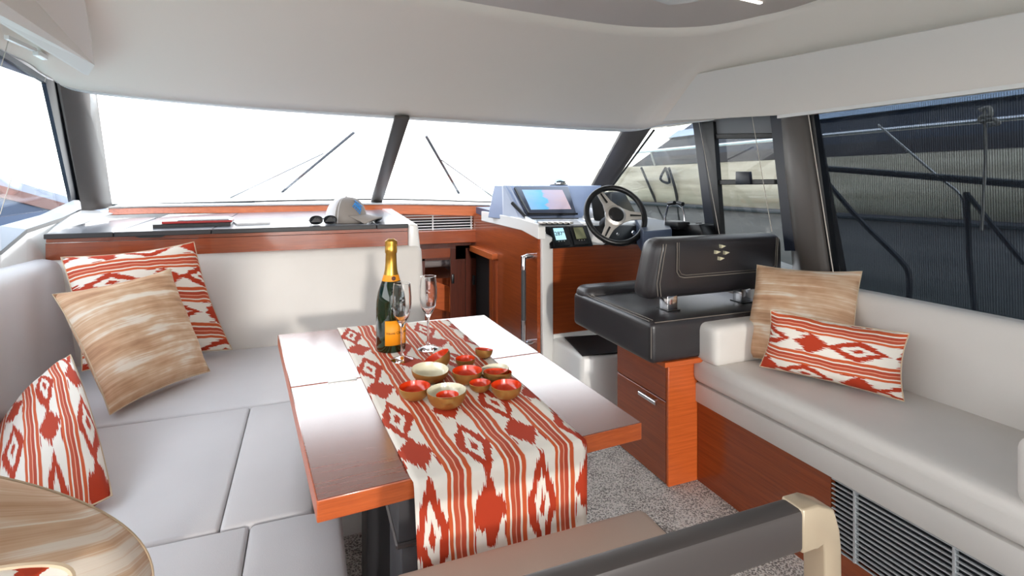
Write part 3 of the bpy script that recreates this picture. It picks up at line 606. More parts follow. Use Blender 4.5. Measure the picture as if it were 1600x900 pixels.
# side dash
tpl = [R(990, 338, z=.99), R(1045, 345, z=.99), R(1050, 358, z=.97), R(1004, 362, z=.96)]; b = B(); b.pr([Vector((p.x, p.y, .84)) for p in tpl], tpl); b.bevel(.006, 1)
obj('side_ledge', b, dash_blue, hc)
b = B(); b.ext([R(1032, 350, x=1.95), R(1092, 350, x=1.95), R(1100, 372, x=1.95), R(1030, 372, x=1.95)], (.12, 0, 0)); b.bevel(.012, 2); obj('side_box', b, black, hc)
# throttles
tq = R(1057, 352, x=1.93); th = thing('throttle', tuple(tq), 'pair of chrome throttle levers with black grips right of the wheel', 'throttle')
b = B(); b.box(tq.x - .04, tq.x + .05, tq.y - .06, tq.y + .06, tq.z - .02, tq.z + .025); b.bevel(.012, 2); obj('base', b, black, th)
b = B(); b.tube([R(1040, 362, x=1.92), R(1039, 340, x=1.92), R(1044, 322, x=1.92), R(1052, 317, x=1.92)], [.007, .006, .006, .009], 10); lv = obj('lever', b, chrome, th)
b = B(); b.tube([R(1045, 318, x=1.91), R(1054, 317, x=1.91)], .012, 10); obj('grip', b, black, lv)
b = B(); b.tube([R(1071, 360, x=1.96), R(1069, 336, x=1.96), R(1066, 324, x=1.96), R(1059, 318, x=1.96)], [.007, .006, .006, .009], 10); lv = obj('lever', b, chrome, th)
b = B(); b.tube([R(1059, 317, x=1.95), R(1067, 319, x=1.95)], .012, 10); obj('grip', b, black, lv)
jq = R(1092, 362, x=2.0); js = thing('joystick', tuple(jq), 'short black joystick with a rounded knob by the side window', 'joystick')
b = B(); b.lathe([(0, -.02), (.028, -.02), (.024, .0), (.008, .006), (.008, .02)], jq, 18); obj('base', b, black, js)
b = B(); b.lathe([(0, .012), (.014, .014), (.018, .03), (.015, .05), (0, .056)], jq, 18); obj('knob', b, black, js)
# grab handle on the helm side panel
gh = thing('grab_handle', tuple(R(820, 535, x=1.165)), 'vertical chrome grab handle with black grip on the helm side panel', 'handle')
h0 = R(818, 401, x=1.14); h1 = R(818, 536, x=1.14)
b = B(); b.tube([h0, h1], .014, 12); obj('grip', b, mat('grip_grey', (64, 64, 66), .5), gh)
b = B(); b.tube([h0 + Vector((.065, 0, 0)), h0 + Vector((.02, 0, .0)), h0, h0 + Vector((0, 0, -.075))], .016, 12); obj('end_fitting', b, chrome, gh)
b = B(); b.tube([h1 + Vector((.065, 0, 0)), h1 + Vector((.02, 0, .0)), h1, h1 + Vector((0, 0, .13))], .016, 12); obj('end_fitting', b, chrome, gh)

# ================================================================== HELM SEAT
hs_ = thing('helm_bench', (1.6, 2.0, .5), 'charcoal leather helm bench with a padded back showing a triangle emblem', 'seat')
def wsl(p): return (p.x, p.y, p.z + (.025 * max(0, (p.y - 2.18) / .12) if p.z > .6 else 0))
b = B(); b.cush(1.235, 1.96, 1.69, 2.33, .515, .675, .022, .004, n=5); obj('seat', b, dark_leather, hs_)
b = B(); b.cush(1.24, 1.96, 2.20, 2.34, .60, .715, .045, 0, n=4); obj('bolster', b, dark_leather, hs_)
b = B(); b.tube([(1.247, 1.72, .677), (1.247, 2.2, .68)], .002, 6); b.tube([(1.262, 1.72, .6795), (1.262, 2.2, .682)], .002, 6); b.tube([(1.26, 1.701, .674), (1.95, 1.701, .674)], .002, 6); b.tube([(1.236, 1.692, .54), (1.237, 1.693, .66)], .002, 6); obj('stitching', b, piping, hs_)
def lean(p): k = (p.z - .72) * -.12; return (p.x + (.02 * (p.z - .85) / .13 if p.x < 1.5 else 0) + (-.0 if p.x < 1.7 else -.02 * (p.z - .85) / .13), p.y + .02 + k + (.04 if p.z < .78 else 0) * 0, p.z)
b = B(); b.cush(1.325, 2.06, 1.80, 1.93, .725, .985, .045, 0, lean, n=6, side=.008); obj('backrest', b, dark_leather, hs_)
YF = 1.787
def bpn(x, z, o=0): return Vector((x, YF + .02 - (z - .72) * .12 + o + .003, z))
b = B(); inner = [bpn(1.43, .97), bpn(1.44, .845), bpn(1.455, .825), bpn(1.48, .818), bpn(1.98, .818), bpn(2.0, .83), bpn(1.99, .97)]
b.tube(inner, .0022, 6); b.tube([p + Vector((.01 if p.x < 1.7 else -.01, 0, .01 if p.z < .85 else 0)) for p in inner], .0014, 6)
sd = [bpn(1.372, .745, .004), bpn(1.358, .80, .0), bpn(1.368, .90), bpn(1.38, .965, .006)]; b.tube(sd, .002, 6); b.tube([p + Vector((-.012, .004, 0)) for p in sd], .002, 6); obj('stitching', b, piping, hs_)
em = mat('emblem_silver', (236, 228, 196), .35, .3)
for (u, v) in ((1131, 385), (1123, 394), (1137, 395), (1129, 404)):
    p = R(u, v, y=1.775); s_ = .0125; b = B(); b.ext([(p.x - s_, p.y, p.z + s_ * .62), (p.x + s_, p.y, p.z + .001), (p.x - s_, p.y, p.z - s_ * .62)], (0, .025, 0)); obj('emblem_triangle', b, em, hs_, smooth=0)
for x in (1.44, 1.845):
    b = B(); b.box(x - .028, x + .024, 1.82, 1.875, .67, .74); b.bevel(.003, 2); obj('post', b, chrome, hs_)
    b = B(); b.box(x - .034, x + .03, 1.81, 1.885, .675, .682); obj('post_foot', b, black, hs_)
sc_ = thing('seat_cabinet', (1.42, 1.9, 0), 'cherry cabinet under the helm seat with a chrome-handled door', 'cabinet')
b = B(); b.box(1.36, 1.95, 1.742, 2.10, 0, .515); obj('body', b, wood_x, sc_, smooth=0)
b = B(); b.box(1.345, 1.362, 1.745, 2.10, .004, .335); b.bevel(.0015, 1); dr = obj('door', b, wood_y, sc_, smooth=0)
b = B(); b.box(1.345, 1.362, 1.745, 2.10, .340, .510); b.bevel(.0015, 1); obj('upper_panel', b, wood_y, sc_, smooth=0)
b = B(); b.box(1.345, 1.49, 1.728, 1.742, .0, .51); b.bevel(.003, 2); obj('corner_post', b, wood_edge, sc_, smooth=20)  # aft face in the brighter cherry: daylight from aft put into the colour
b = B(); b.box(1.30, 1.50, 1.69, 1.745, .495, .515); b.bevel(.002, 1); obj('top_lip', b, wood_edge, sc_, smooth=0)
b = B(); b.box(1.322, 1.334, 1.785, 1.905, .308, .324); b.bevel(.002, 1); b.box(1.33, 1.348, 1.80, 1.81, .312, .32); b.box(1.33, 1.348, 1.88, 1.89, .312, .32); obj('handle', b, chrome, dr, smooth=20)

# ================================================================== STARBOARD SETTEE
ss = thing('starboard_settee', (1.72, .6, 0), 'long ivory settee with cherry base along the screened window', 'sofa')
b = B(); b.box(1.49, 1.51, 1.14, 1.728, 0, .33); obj('base_panel', b, wood_y, ss, smooth=0)
b = B(); b.box(1.49, 1.51, -1.6, 1.14, 0, .108); obj('base_panel', b, wood_y, ss, smooth=0)
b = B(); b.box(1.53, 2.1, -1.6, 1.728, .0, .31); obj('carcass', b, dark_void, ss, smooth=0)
b = B(); b.box(1.48, 2.0, -1.6, 1.735, .322, .402); b.bevel(.008, 2); obj('seat_band', b, white_leather, ss)
b = B(); b.cush(1.468, 1.96, -1.6, 1.745, .405, .505, .032, .010, n=14); obj('seat_cushion', b, white_leather, ss)
b = B(); b.cush(1.90, 2.0, -1.6, 1.60, .47, .802, .03, 0, lambda p: (p.x + (p.z - .5) * .18 - .0, p.y, p.z + .02 * (p.y > 1.0) * 0), n=8); obj('backrest', b, white_leather, ss)
for (ya, yb) in ((1.60, 1.745), (.40, .687)):
    b = B(); b.cush(1.468, 1.93, ya, yb, .50, .655, .028, .004, n=5); obj('armrest', b, white_leather, ss)
lv_ = thing('vent_grille', (1.49, 0, .1), 'long aluminium slatted vent grille low in the starboard settee base', 'grille')
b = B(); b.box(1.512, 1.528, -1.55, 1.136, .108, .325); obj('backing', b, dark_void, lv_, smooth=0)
b = B(); b.box(1.486, 1.494, -1.55, 1.136, .110, .1138); b.bevel(.001, 1); o = obj('slat', b, slat_mat, lv_, smooth=0); repeat(o, lv_, (0, 0, .0148), 15)
b = B(); b.box(1.484, 1.500, 1.06, 1.066, .110, .322); o = obj('divider', b, slat_mat, lv_, smooth=0); repeat(o, lv_, (0, -.253, 0), 9)

# ================================================================== PORT U-SHAPED SETTEE
ps = thing('port_settee', (-.45, 1.8, 0), 'pale grey L-shaped dinette settee wrapping the port side and counter', 'sofa')
b = B(); b.pr([(-.95, 1.88, 0), (.50, 1.90, 0), (.50, 2.8, 0), (-.95, 2.8, 0)], [(-.95, 1.88, .34), (.50, 1.90, .34), (.50, 2.8, .34), (-.95, 2.8, .34)]); obj('base', b, gelcoat, ps, smooth=0)
b = B(); b.pr([(-.95, -1.6, 0), (.05, -1.6, 0), (.09, 1.88, 0), (-.95, 1.88, 0)], [(-.95, -1.6, .34), (.0, -1.6, .34), (.0, 1.88, .34), (-.95, 1.88, .34)]); obj('base', b, gelcoat, ps, smooth=0)
sq = lambda p: (p.x, p.y + .006 * math.sin(p.x * 9), p.z)
b = B(); b.cush(-.98, .50, 1.976, 2.74, .34, .462, .016, .002, sq, n=9); obj('seat_cushion', b, cool_leather, ps)
b = B(); b.cush(-.98, -.181, 1.299, 1.974, .34, .462, .010, .003, n=7); obj('seat_cushion', b, cool_leather, ps)
b = B(); b.cush(-.180, .045, 1.299, 1.974, .34, .4625, .012, .002, lambda p: (p.x - .03 * max(0, (p.z - .40) / .06) * max(0, (p.x + .05) / .095) , p.y, p.z - .012 * max(0, (p.x + .04) / .085) ** 2 * (p.z > .42)), n=9); obj('front_bolster', b, cool_leather, ps)
b = B(); b.cush(-.98, -.12, .1, 1.298, .335, .460, .010, .003, n=8); obj('seat_cushion', b, cool_leather, ps)
b = B(); b.cush(-.119, .075, .1, 1.298, .335, .4605, .012, .002, lambda p: (p.x, p.y, p.z - .016 * max(0, (p.x + .02) / .095) ** 2 * (p.z > .42)), n=9); obj('front_bolster', b, cool_leather, ps)
b = B(); b.cush(-.98, .06, -1.6, .096, .335, .458, .03, .006, n=8); obj('seat_cushion', b, cool_leather, ps)
lb = lambda p: (p.x, p.y + (p.z - .46) * .26, p.z)
b = B(); b.cush(-1.06, .57, 2.66, 2.76, .44, .885, .035, 0, lb, n=8, side=.008); obj('backrest', b, white_leather, ps)
lp = lambda p: (p.x - (p.z - .46) * .22 , p.y, p.z)
b = B(); b.cush(-1.02, -.88, 1.50, 2.80, .44, .90, .05, 0, lp, n=8); obj('backrest', b, cool_leather, ps)
b = B(); b.cush(-1.03, -.86, -1.6, 1.49, .44, .90, .05, 0, lp, n=8); obj('backrest', b, cool_leather, ps)

# ================================================================== TABLE
T = [R(434, 523, z=.72), R(757, 492, z=.72), R(1003, 660, z=.72), R(495, 783, z=.72)]
tb = thing('dining_table', (.30, 1.38, 0), 'folding cherry dinette table with glossy top on a grey pedestal', 'table')
def tp(u, v): return T[3].lerp(T[2], u).lerp(T[0].lerp(T[1], u), v)
for (v0, v1) in ((0, .505), (.508, 1)):
    for (u0, u1) in ((0, .4985), (.5015, 1)):
        P = [tp(u0, v0), tp(u1, v0), tp(u1, v1), tp(u0, v1)]; b = B(); b.pr([p + Vector((0, 0, -.036)) for p in P], P); b.bevel(.0025, 2)
        o = obj('table_leaf', b, [wood_table, wood_edge], tb, smooth=20)
        for f in o.data.polygons:
            if abs(f.normal.z) < .5: f.material_index = 1
c0 = tp(.18, .507); b = B(); b.cush(c0.x - .035, c0.x + .035, c0.y - .014, c0.y + .014, c0.z - .003, c0.z + .0018, .002, n=3); obj('hinge', b, steel, tb)
b = B(); b.box(.155, .30, .975, 1.145, .553, .685); b.bevel(.006, 2); obj('pedestal_sleeve', b, pedestal_mat, tb)
b = B(); b.box(.163, .292, .985, 1.135, .02, .552); b.bevel(.005, 2); obj('pedestal_column', b, pedestal_mat, tb)
b = B(); b.box(.151, .304, .971, 1.149, .545, .556); b.bevel(.003, 1); obj('collar', b, dark_tube, tb)
b = B(); b.box(.12, .335, .93, 1.19, 0, .022); b.bevel(.006, 2); obj('base_plate', b, pedestal_mat, tb)
b = B(); b.box(.158, .296, 1.55, 1.70, 0, .685); b.bevel(.005, 2); obj('pedestal_column', b, pedestal_mat, tb)

# runner
RL = lambda t: R(527, 513, z=.7205).lerp(tp(.232, 0) + Vector((0, -.001, .0012)), t); RR = lambda t: R(700, 500, z=.7205).lerp(tp(.768, 0) + Vector((0, -.001, .0012)), t)
rows = []; uvs = []; NC = 30; WR = .385
el = tp(.22, 0); er = tp(.80, 0)
L0 = 0
for i in range(44):
    t = i / 43; a = RL(t); c = RR(t); row = []; uv = []
    for j in range(NC + 1):
        s = j / NC; p = a.lerp(c, s); p = p + Vector((0, 0, .0012 + .0012 * math.sin(s * 23 + t * 5) * math.sin(t * 11))); row.append(p); uv.append((s * WR, (1 - t) * 1.0))
    rows.append(row); uvs.append(uv)
a = RL(1); c = RR(1)
prev = 0
drop = [(.006, -.003), (.011, -.010), (.012, -.02)] + [(.012 + .0006 * k, -.02 - .0165 * k) for k in range(1, 26)]
for (dy, dz) in drop:
    row = []; uv = []
    for j in range(NC + 1):
        s = j / NC; p = a.lerp(c, s); w = .009 * math.sin(s * 9 + 1.1) * min(1, -dz / .2) + .004 * math.sin(s * 21) * min(1, -dz / .25)
        inw = (s - .5) * -.02 * min(1, -dz / .3)
        row.append(p + Vector((inw + .004, -dy - abs(w) - .002, dz))); uv.append((s * WR, dz - .01))
    rows.append(row); uvs.append(uv)
b = B(); b.grid(rows, uvs); o = obj('table_runner', b, ikat_mat, None, smooth=60, solid=.0016); tag(o, 'red and cream ikat table runner hanging over the near table edge', 'table runner')

# ================================================================== ON THE TABLE
bc = R(611, 545, z=.723); bt = thing('champagne_bottle', tuple(bc), 'dark green champagne bottle with gold foil neck and orange label', 'bottle')
b = B(); b.lathe([(0, .006), (.03, .002), (.041, .0), (.0440, .006), (.0440, .125), (.0432, .145), (.039, .170), (.030, .196), (.022, .216), (.0175, .235), (.0155, .255), (.0148, .30), (0, .30)], bc, 40); obj('body', b, bottle_glass, bt)
b = B(); b.lathe([(.0212, .222), (.0182, .238), (.0166, .256), (.0158, .285), (.0175, .288), (.0180, .300), (.0170, .303), (.0182, .312), (.0178, .322), (.010, .328), (0, .329)], bc, 32); obj('foil', b, gold, bt)
b = B(); b.lathe([(.0262, .204), (.0266, .2055), (.0222, .222), (.0216, .2225)], bc, 32); obj('neck_label', b, label_or, bt)
b = B(); b.lathe([(0, .0015), (.006, .001), (.0065, 0)], bc + Vector((.004, -.0245, .214)), 14, Matrix.Rotation(math.radians(70), 3, 'X')); obj('seal', b, mat('seal_brown', (90, 40, 20), .5), bt)
for k in range(4):
    a_ = math.pi / 4 + k * math.pi / 2; b = B(); b.tube([bc + Vector((.0186 * math.cos(a_), .0186 * math.sin(a_), .29)), bc + Vector((.0192 * math.cos(a_), .0192 * math.sin(a_), .312)), bc + Vector((.008 * math.cos(a_), .008 * math.sin(a_), .33))], .0008, 6); obj('wire', b, gold, bt)
def cyl(bb, ang0, r): # wrap flat label coordinates onto the bottle
    for v in bb.bm.verts:
        a_ = ang0 + v.co.x / r; rr = r + v.co.z; v.co = bc + Vector((rr * math.cos(a_), rr * math.sin(a_), v.co.y))
# camera lies towards (-x*0,-y): label faces slightly to starboard
ang = math.atan2(-bc.y, -bc.x) + math.radians(24)
b = B(); b.grid([[Vector((-.036 + .072 * i / 16, .022 + .072 * j / 2, .0006)) for i in range(17)] for j in range(3)]); cyl(b, ang, .0444); obj('label', b, label_or, bt, solid=.0006)
t_ = text_mesh('Veuve Clicquot', .0105, .0002)
for v in t_.bm.verts: v.co.y += .058; v.co.z += .0014
cyl(t_, ang, .0444); obj('lettering', t_, label_tx, bt, smooth=0)
def flute(u, v, lab, sc=1.0):
    c = R(u, v, z=.7235); f = thing('champagne_flute', tuple(c), lab, 'glass', 'champagne flutes on the runner')
    k = sc; prof = [(0, .0), (.031, .0), (.0315, .0015), (.02, .005), (.006, .011), (.0036, .02), (.0034, .085), (.0048, .096), (.012, .108), (.022, .128), (.0268, .155), (.0268, .18), (.0245, .21), (.0235, .218)]
    b = B(); b.lathe([(r * k, z * k) for r, z in prof] + [(r * k, z * k) for r, z in [(.0222, .218), (.0234, .21), (.0256, .18), (.0256, .155), (.0208, .129), (.0105, .110), (0, .104)]], c, 40); obj('bowl_and_stem', b, flute_glass, f)
    b = B(); b.tube([c + Vector((.0229 * k * math.cos(2 * math.pi * i / 36), .0229 * k * math.sin(2 * math.pi * i / 36), .2182 * k)) for i in range(36)], .0009, 6, True); obj('rim', b, flute_glass, f); return f
flute(628, 562, 'champagne flute directly in front of the bottle', .98); flute(669, 545, 'champagne flute standing right of the bottle', .99)
def bowl(u, v, w, mt, lab, tilt=(0, 0), hh=.62, z0=.724):
    c = R(u, v, z=z0); dist = c.x * math.sin(YAW) + c.y * math.cos(YAW); r = w / 2 * dist / FPX; H = r * 2 * hh * .62
    f = thing('bowl', tuple(c), lab, 'bowl', 'small enamelled metal bowls on the runner')
    M = Matrix.Rotation(math.radians(tilt[0]), 3, 'X') @ Matrix.Rotation(math.radians(tilt[1]), 3, 'Y')
    P = [(r * .34, 0)] + [(r * (.34 + .66 * math.sin(a * math.pi / 16)), H * (1 - math.cos(a * math.pi / 16))) for a in range(1, 9)]
    lift = abs(math.sin(math.radians(max(abs(tilt[0]), abs(tilt[1]))))) * r * .35
    c = c + Vector((0, 0, lift))
    b = B(); b.lathe([(0, 0)] + P + [(r * .985, H + .0006)], c, 36, M); obj('shell', b, gold_bowl, f)
    b = B(); b.lathe([(0, .0025)] + [(q * .955, z * .97 + .0025) for q, z in P[:-1]] + [(r * .985, H + .0008)], c, 36, M); obj('enamel', b, mt, f); return f
bowl(690, 577, 43, red_enamel, 'red enamelled bowl tilted on edge, behind the left cream bowl', (-8, -24), .72)
bowl(727, 572, 31, red_enamel, 'small red bowl right of the tilted bowl, at the back', (0, 0), .62)
bowl(755, 560, 28, red_enamel, 'smallest red bowl, farthest back at the runner edge', (-6, 8), .75)
bowl(773, 590, 47, cream_enamel, 'cream lined bowl behind the red bowls on the right', (0, -6), .42)
bowl(671, 595, 58, cream_enamel, 'empty shallow cream lined bowl tipped away at the left back', (4, 3), .5)
bowl(730, 598, 47, red_enamel, 'red bowl in the middle of the cluster', (0, 0), .66)
bowl(777, 596, 45, red_enamel, 'red bowl behind the frontmost right bowl', (-6, 4), .5)
bowl(750, 611, 34, red_enamel, 'small red bowl between the middle and right-hand red bowls', (0, 0), .62)
bowl(791, 621, 48, red_enamel, 'red bowl at the front right of the cluster', (0, 0), .66)
bowl(648, 623, 49, red_enamel, 'red bowl at the far left front of the cluster', (0, 0), .64)
bowl(698, 635, 62, cream_enamel, 'large cream lined bowl at the front holding a small red bowl', (0, 0), .66)
bowl(699, 631, 36, red_enamel, 'small red bowl nested inside the large cream bowl', (0, 0), .62, .739)

# ================================================================== ON THE COUNTER
def slab(px, z, th, mt, mt2, name, lab):
    P = [R(u, v, z=z) for u, v in px]; t = thing(name, tuple(P[0]), lab, 'magazine' if name == 'magazine' else 'book', None)
    b = B(); b.pr([p + Vector((0, 0, .0)) for p in P], [p + Vector((0, 0, th)) for p in P]); o = obj('cover', b, mt, t, smooth=0)
    c = sum(P, Vector()) / 4; b = B(); b.pr([c + (p - c) * .985 + Vector((.006, 0, .0015)) for p in P], [c + (p - c) * .985 + Vector((.006, 0, th - .0015)) for p in P]); obj('pages', b, mt2, t, smooth=0); return t
paper = mat('paper', (236, 234, 230), .6)
def book(x0, x1, y0, y1, z, th, rz, mt, name, lab, cat, top=None):
    t = thing(name, ((x0 + x1) / 2, (y0 + y1) / 2, z), lab, cat, 'books and magazines on the counter')
    b = B(); b.box(x0, x1, y0, y1, z, z + .0015); b.box(x0, x1, y0, y1, z + th - .0015, z + th); b.box(x0, x1, y0, y0 + .0015, z, z + th); obj('cover', b, [mt, top or mt], t, smooth=0)
    o = t.children[0]
    for f in o.data.polygons:
        if f.normal.z > .9 and f.center.z > th * .9: f.material_index = 1
    b = B(); b.box(x0 + .002, x1 - .002, y0 + .0016, y1 - .002, z + .0016, z + th - .0016); obj('pages', b, paper, t, smooth=0); t.rotation_euler.z = rz; return t
blk = mat('black_cover', (36, 34, 38), .35); redc = mat('red_cover', (196, 40, 40), .35); whc = mat('glossy_white_cover', (228, 228, 230), .2)
bk1 = book(-.685, -.36, 2.93, 3.17, 1.003, .017, .04, blk, 'book', 'black spined book at the bottom of the stack on the counter', 'book')
book(-.655, -.36, 2.95, 3.16, 1.0215, .011, .07, redc, 'magazine', 'red spined magazine on top of the black book', 'magazine', whc)
book(-.60, -.38, 2.97, 3.17, 1.0335, .004, .12, whc, 'magazine', 'thin white magazine topmost of the counter stack', 'magazine')
book(-.355, -.20, 2.97, 3.19, 1.003, .010, .2, whc, 'magazine', 'pale brochure lying right of the black book', 'magazine')
# cap
cp0 = R(541, 346, y=3.0); cc = Vector((cp0.x, 3.0, 1.003)); cap = thing('baseball_cap', tuple(cc), 'grey baseball cap with blue logo and white mesh back on the counter', 'cap')
capg = mat('cap_grey', (150, 142, 136), .85); capw = mat('cap_white_mesh', (232, 232, 236), .85); capb = mat('cap_blue_print', (60, 150, 226), .7)
fd = Vector((.88, -.47, 0)).normalized(); sd_ = Vector((-fd.y, fd.x, 0))
def capgrid(a0, a1, n=14, m=10, rad=.098, hgt=.135):
    rows = []
    for i in range(n + 1):
        a_ = a0 + (a1 - a0) * i / n; row = []
        for j in range(m + 1):
            e = j / m * math.pi / 2; r = math.cos(e) ** .72 * rad; z = math.sin(e) ** .9 * hgt
            row.append(cc + fd * (math.cos(a_) * r * 1.12) + sd_ * (math.sin(a_) * r) + Vector((0, 0, z)))
        rows.append(row)
    return rows
b = B(); b.grid(capgrid(math.radians(-100), math.radians(100))); obj('front_panels', b, capg, cap, smooth=60, solid=.003)
b = B(); b.grid(capgrid(math.radians(100), math.radians(260))); obj('mesh_back', b, capw, cap, smooth=60, solid=.003)
b = B(); b.lathe([(0, .006), (.006, .004), (.007, 0)], cc + Vector((0, 0, .135)), 12); obj('top_button', b, capg, cap)
rows = []
for i in range(13):
    s = -1 + 2 * i / 12; row = []
    for j in range(7):
        t = j / 6; ang_ = s * math.radians(62); inner = cc + fd * (math.cos(ang_) * .108) + sd_ * (math.sin(ang_) * .097)
        outr = cc + fd * (.20 - .06 * s * s) + sd_ * (s * .085)
        p = inner.lerp(outr, t) + Vector((0, 0, (.040 - .012 * t - .030 * s * s * t) )); row.append(p)
    rows.append(row)
b = B(); b.grid(rows); obj('brim', b, capg, cap, smooth=60, solid=.004)
b = B(); b.grid([[p + Vector((0, 0, -.0045)) for p in r[1:]] for r in rows[1:-1]]); obj('brim_underside', b, black, cap, smooth=60, solid=.003)
for k in (-34, 34, 92, -92):
    G = capgrid(math.radians(k), math.radians(k + 1.4), 1, 10, .0995, .1365); b = B(); b.grid(G); obj('seam', b, capw if abs(k) > 60 else capg, cap, solid=.001)
# printed blue mark on the front panel
G = capgrid(math.radians(-52), math.radians(-8), 10, 20, .1005, .138); b = B()
for i in range(10):
    for j in range(4, 13):
        if (abs(i - 5) + abs(j - 8) * .9) < 4.6 and (i + j) % 5 != 0:
            q4 = [G[i][j], G[i + 1][j], G[i + 1][j + 1], G[i][j + 1]]; b.bm.faces.new([b.bm.verts.new(p) for p in q4])
obj('printed_mark', b, capb, cap, solid=.001)
# sunglasses
sg = R(505, 348, y=2.88); sg.z = 1.004; gl = thing('sunglasses', tuple(sg), 'black sunglasses lying beside the grey cap', 'sunglasses')
gx = Vector((1, .05, 0)).normalized()
for s in (-1, 1):
    c = sg + gx * s * .034 + Vector((0, 0, .022)); b = B()
    ring = [c + gx * (.029 * math.cos(a_) * (1 + .12 * abs(math.sin(a_)))) + Vector((0, -.006 * math.cos(a_) ** 2, .020 * math.sin(a_))) for a_ in [2 * math.pi * k / 24 for k in range(24)]]
    b.tube(ring, .0035, 6, True); obj('rim', b, black, gl)
    b = B(); b.ext([c + (p - c) * .98 for p in ring], (0, .002, 0)); obj('lens', b, mat('dark_lens', (12, 15, 24), .2), gl, smooth=0)
    b = B(); e = c + gx * s * .03; b.tube([e, e + Vector((s * .004, .05, -.004)), e + Vector((-s * .006, .10, -.012)), e + Vector((-s * .012, .125, -.020))], [.0035, .003, .003, .0025], 8); obj('temple', b, black, gl)
b = B(); b.tube([sg + gx * -.009 + Vector((0, -.002, .028)), sg + gx * .009 + Vector((0, -.002, .028))], .003, 6); obj('bridge', b, black, gl)

# ================================================================== CUSHIONS
def pillow(c00, c10, c11, c01, th, mt, lab, wid, hei, face, rot=False, n=26, off=(0, 0), pinch=.07, rnd=0.0):
    """c00 bottom-left, c10 bottom-right, c11 top-right, c01 top-left, seen from the room"""
    c = [Vector(p) for p in (c00, c10, c11, c01)]; cen = sum(c, Vector()) / 4
    nn = (c[1] - c[0]).cross(c[3] - c[0]).normalized()
    if nn.dot(Vector(face)) < 0: nn = -nn
    base = min(c, key=lambda p: p.z)
    rt = thing('throw_pillow', (cen.x, cen.y, base.z), lab, 'pillow', 'throw pillows'); b = B()
    seed = random.random() * 9
    def pt(i, j, sg):
        u = i / n; v = j / n; U = 2 * u - 1; V = 2 * v - 1
        k = 1 - pinch * (1 - V * V) ** 1.0 * abs(U) ** 3; k2 = 1 - pinch * (1 - U * U) * abs(V) ** 3
        if rnd: k = math.sqrt(1 - rnd * V * V); k2 = math.sqrt(1 - rnd * U * U)
        uu = .5 + U * k / 2; vv = .5 + V * k2 / 2
        p = c[0].lerp(c[1], uu).lerp(c[3].lerp(c[2], uu), vv)
        f = max(0, (1 - abs(U) ** 2.4)) ** .55 * max(0, (1 - abs(V) ** 2.4)) ** .55
        wr = .02 * th * math.sin(9 * U + seed + 3 * V) * (1 - abs(V)) + .03 * th * math.sin(5 * V + 7 * U * V + seed)
        return p + nn * sg * (f * th / 2 + wr * f)
    for sg in (1, -1):
        P = [[pt(i, j, sg) for j in range(n + 1)] for i in range(n + 1)]
        if rot: UV = [[(j / n * hei + off[0], i / n * wid + off[1]) for j in range(n + 1)] for i in range(n + 1)]
        else: UV = [[(i / n * wid + off[0], j / n * hei + off[1]) for j in range(n + 1)] for i in range(n + 1)]
        b.grid(P, UV)
    bmesh.ops.remove_doubles(b.bm, verts=b.bm.verts, dist=.0004)
    obj('cover', b, mt, rt, smooth=70)
    ring = [pt(i, 0, 0) for i in range(n)] + [pt(n, j, 0) for j in range(n)] + [pt(n - i, n, 0) for i in range(n)] + [pt(0, n - j, 0) for j in range(n)]
    b = B(); b.tube(ring, .0022, 5, True); obj('seam', b, mat('seam_cream', (214, 190, 160), .8), rt)
    return rt
# starboard pair
pillow(R(1157, 556, z=.515), R(1335, 600, z=.53), R(1347, 424, y=1.42), R(1183, 414, y=1.72), .15, tan_mat, 'tan and cream brushed pillow leaning behind the ikat pillow on the starboard settee', .42, .42, (-1, -1, .3), rot=True)
pillow(R(1187, 572, z=.52), R(1413, 627, z=.525), R(1421, 521, y=1.13), R(1204, 484, y=1.50), .11, ikat_pillow, 'oblong ikat pillow lying on the starboard settee', .46, .28, (-1, -1, .8), rot=True, off=(.02, .05))
# port cluster
pillow(R(128, 580, y=2.35), R(363, 546, z=.475), R(303, 378, y=2.62), R(95, 402, y=2.62), .13, ikat_pillow, 'red and cream ikat pillow against the counter, behind the tan pillow', .46, .46, (.2, -1, .3), rot=True, off=(.04, .1))
pillow(R(172, 648, z=.48), R(328, 580, z=.475), R(266, 420, y=2.40), R(82, 460, y=2.32), .15, tan_mat, 'square tan pillow in the port corner, in front of an ikat pillow', .46, .46, (.3, -1, .4), rot=True, off=(.3, .2))
pillow(R(-50, 850, z=.48), R(184, 782, z=.485), R(112, 545, y=2.0), R(-6, 668, x=-.93), .16, ikat_pillow, 'ikat pillow leaning on the port backrest, in the middle of the row', .46, .46, (.8, -1, .5), off=(.07, .22), rnd=.12)
pillow((-.86, .66, .47), R(300, 1060, z=.46), R(168, 690, y=.98), (-.90, .78, .98), .30, tan_mat, 'blurred tan pillow close to the camera at the bottom left', .46, .46, (.4, -1, .5), rot=True, off=(.7, .5), rnd=.5)
pillow((-.80, .42, .49), R(150, 1010, y=.50), R(78, 790, y=.54), (-.85, .46, .88), .10, ikat_pillow, 'ikat pillow nearest the camera in the lower left corner', .46, .46, (.4, -1, .5), off=(.02, .1), rnd=.5)

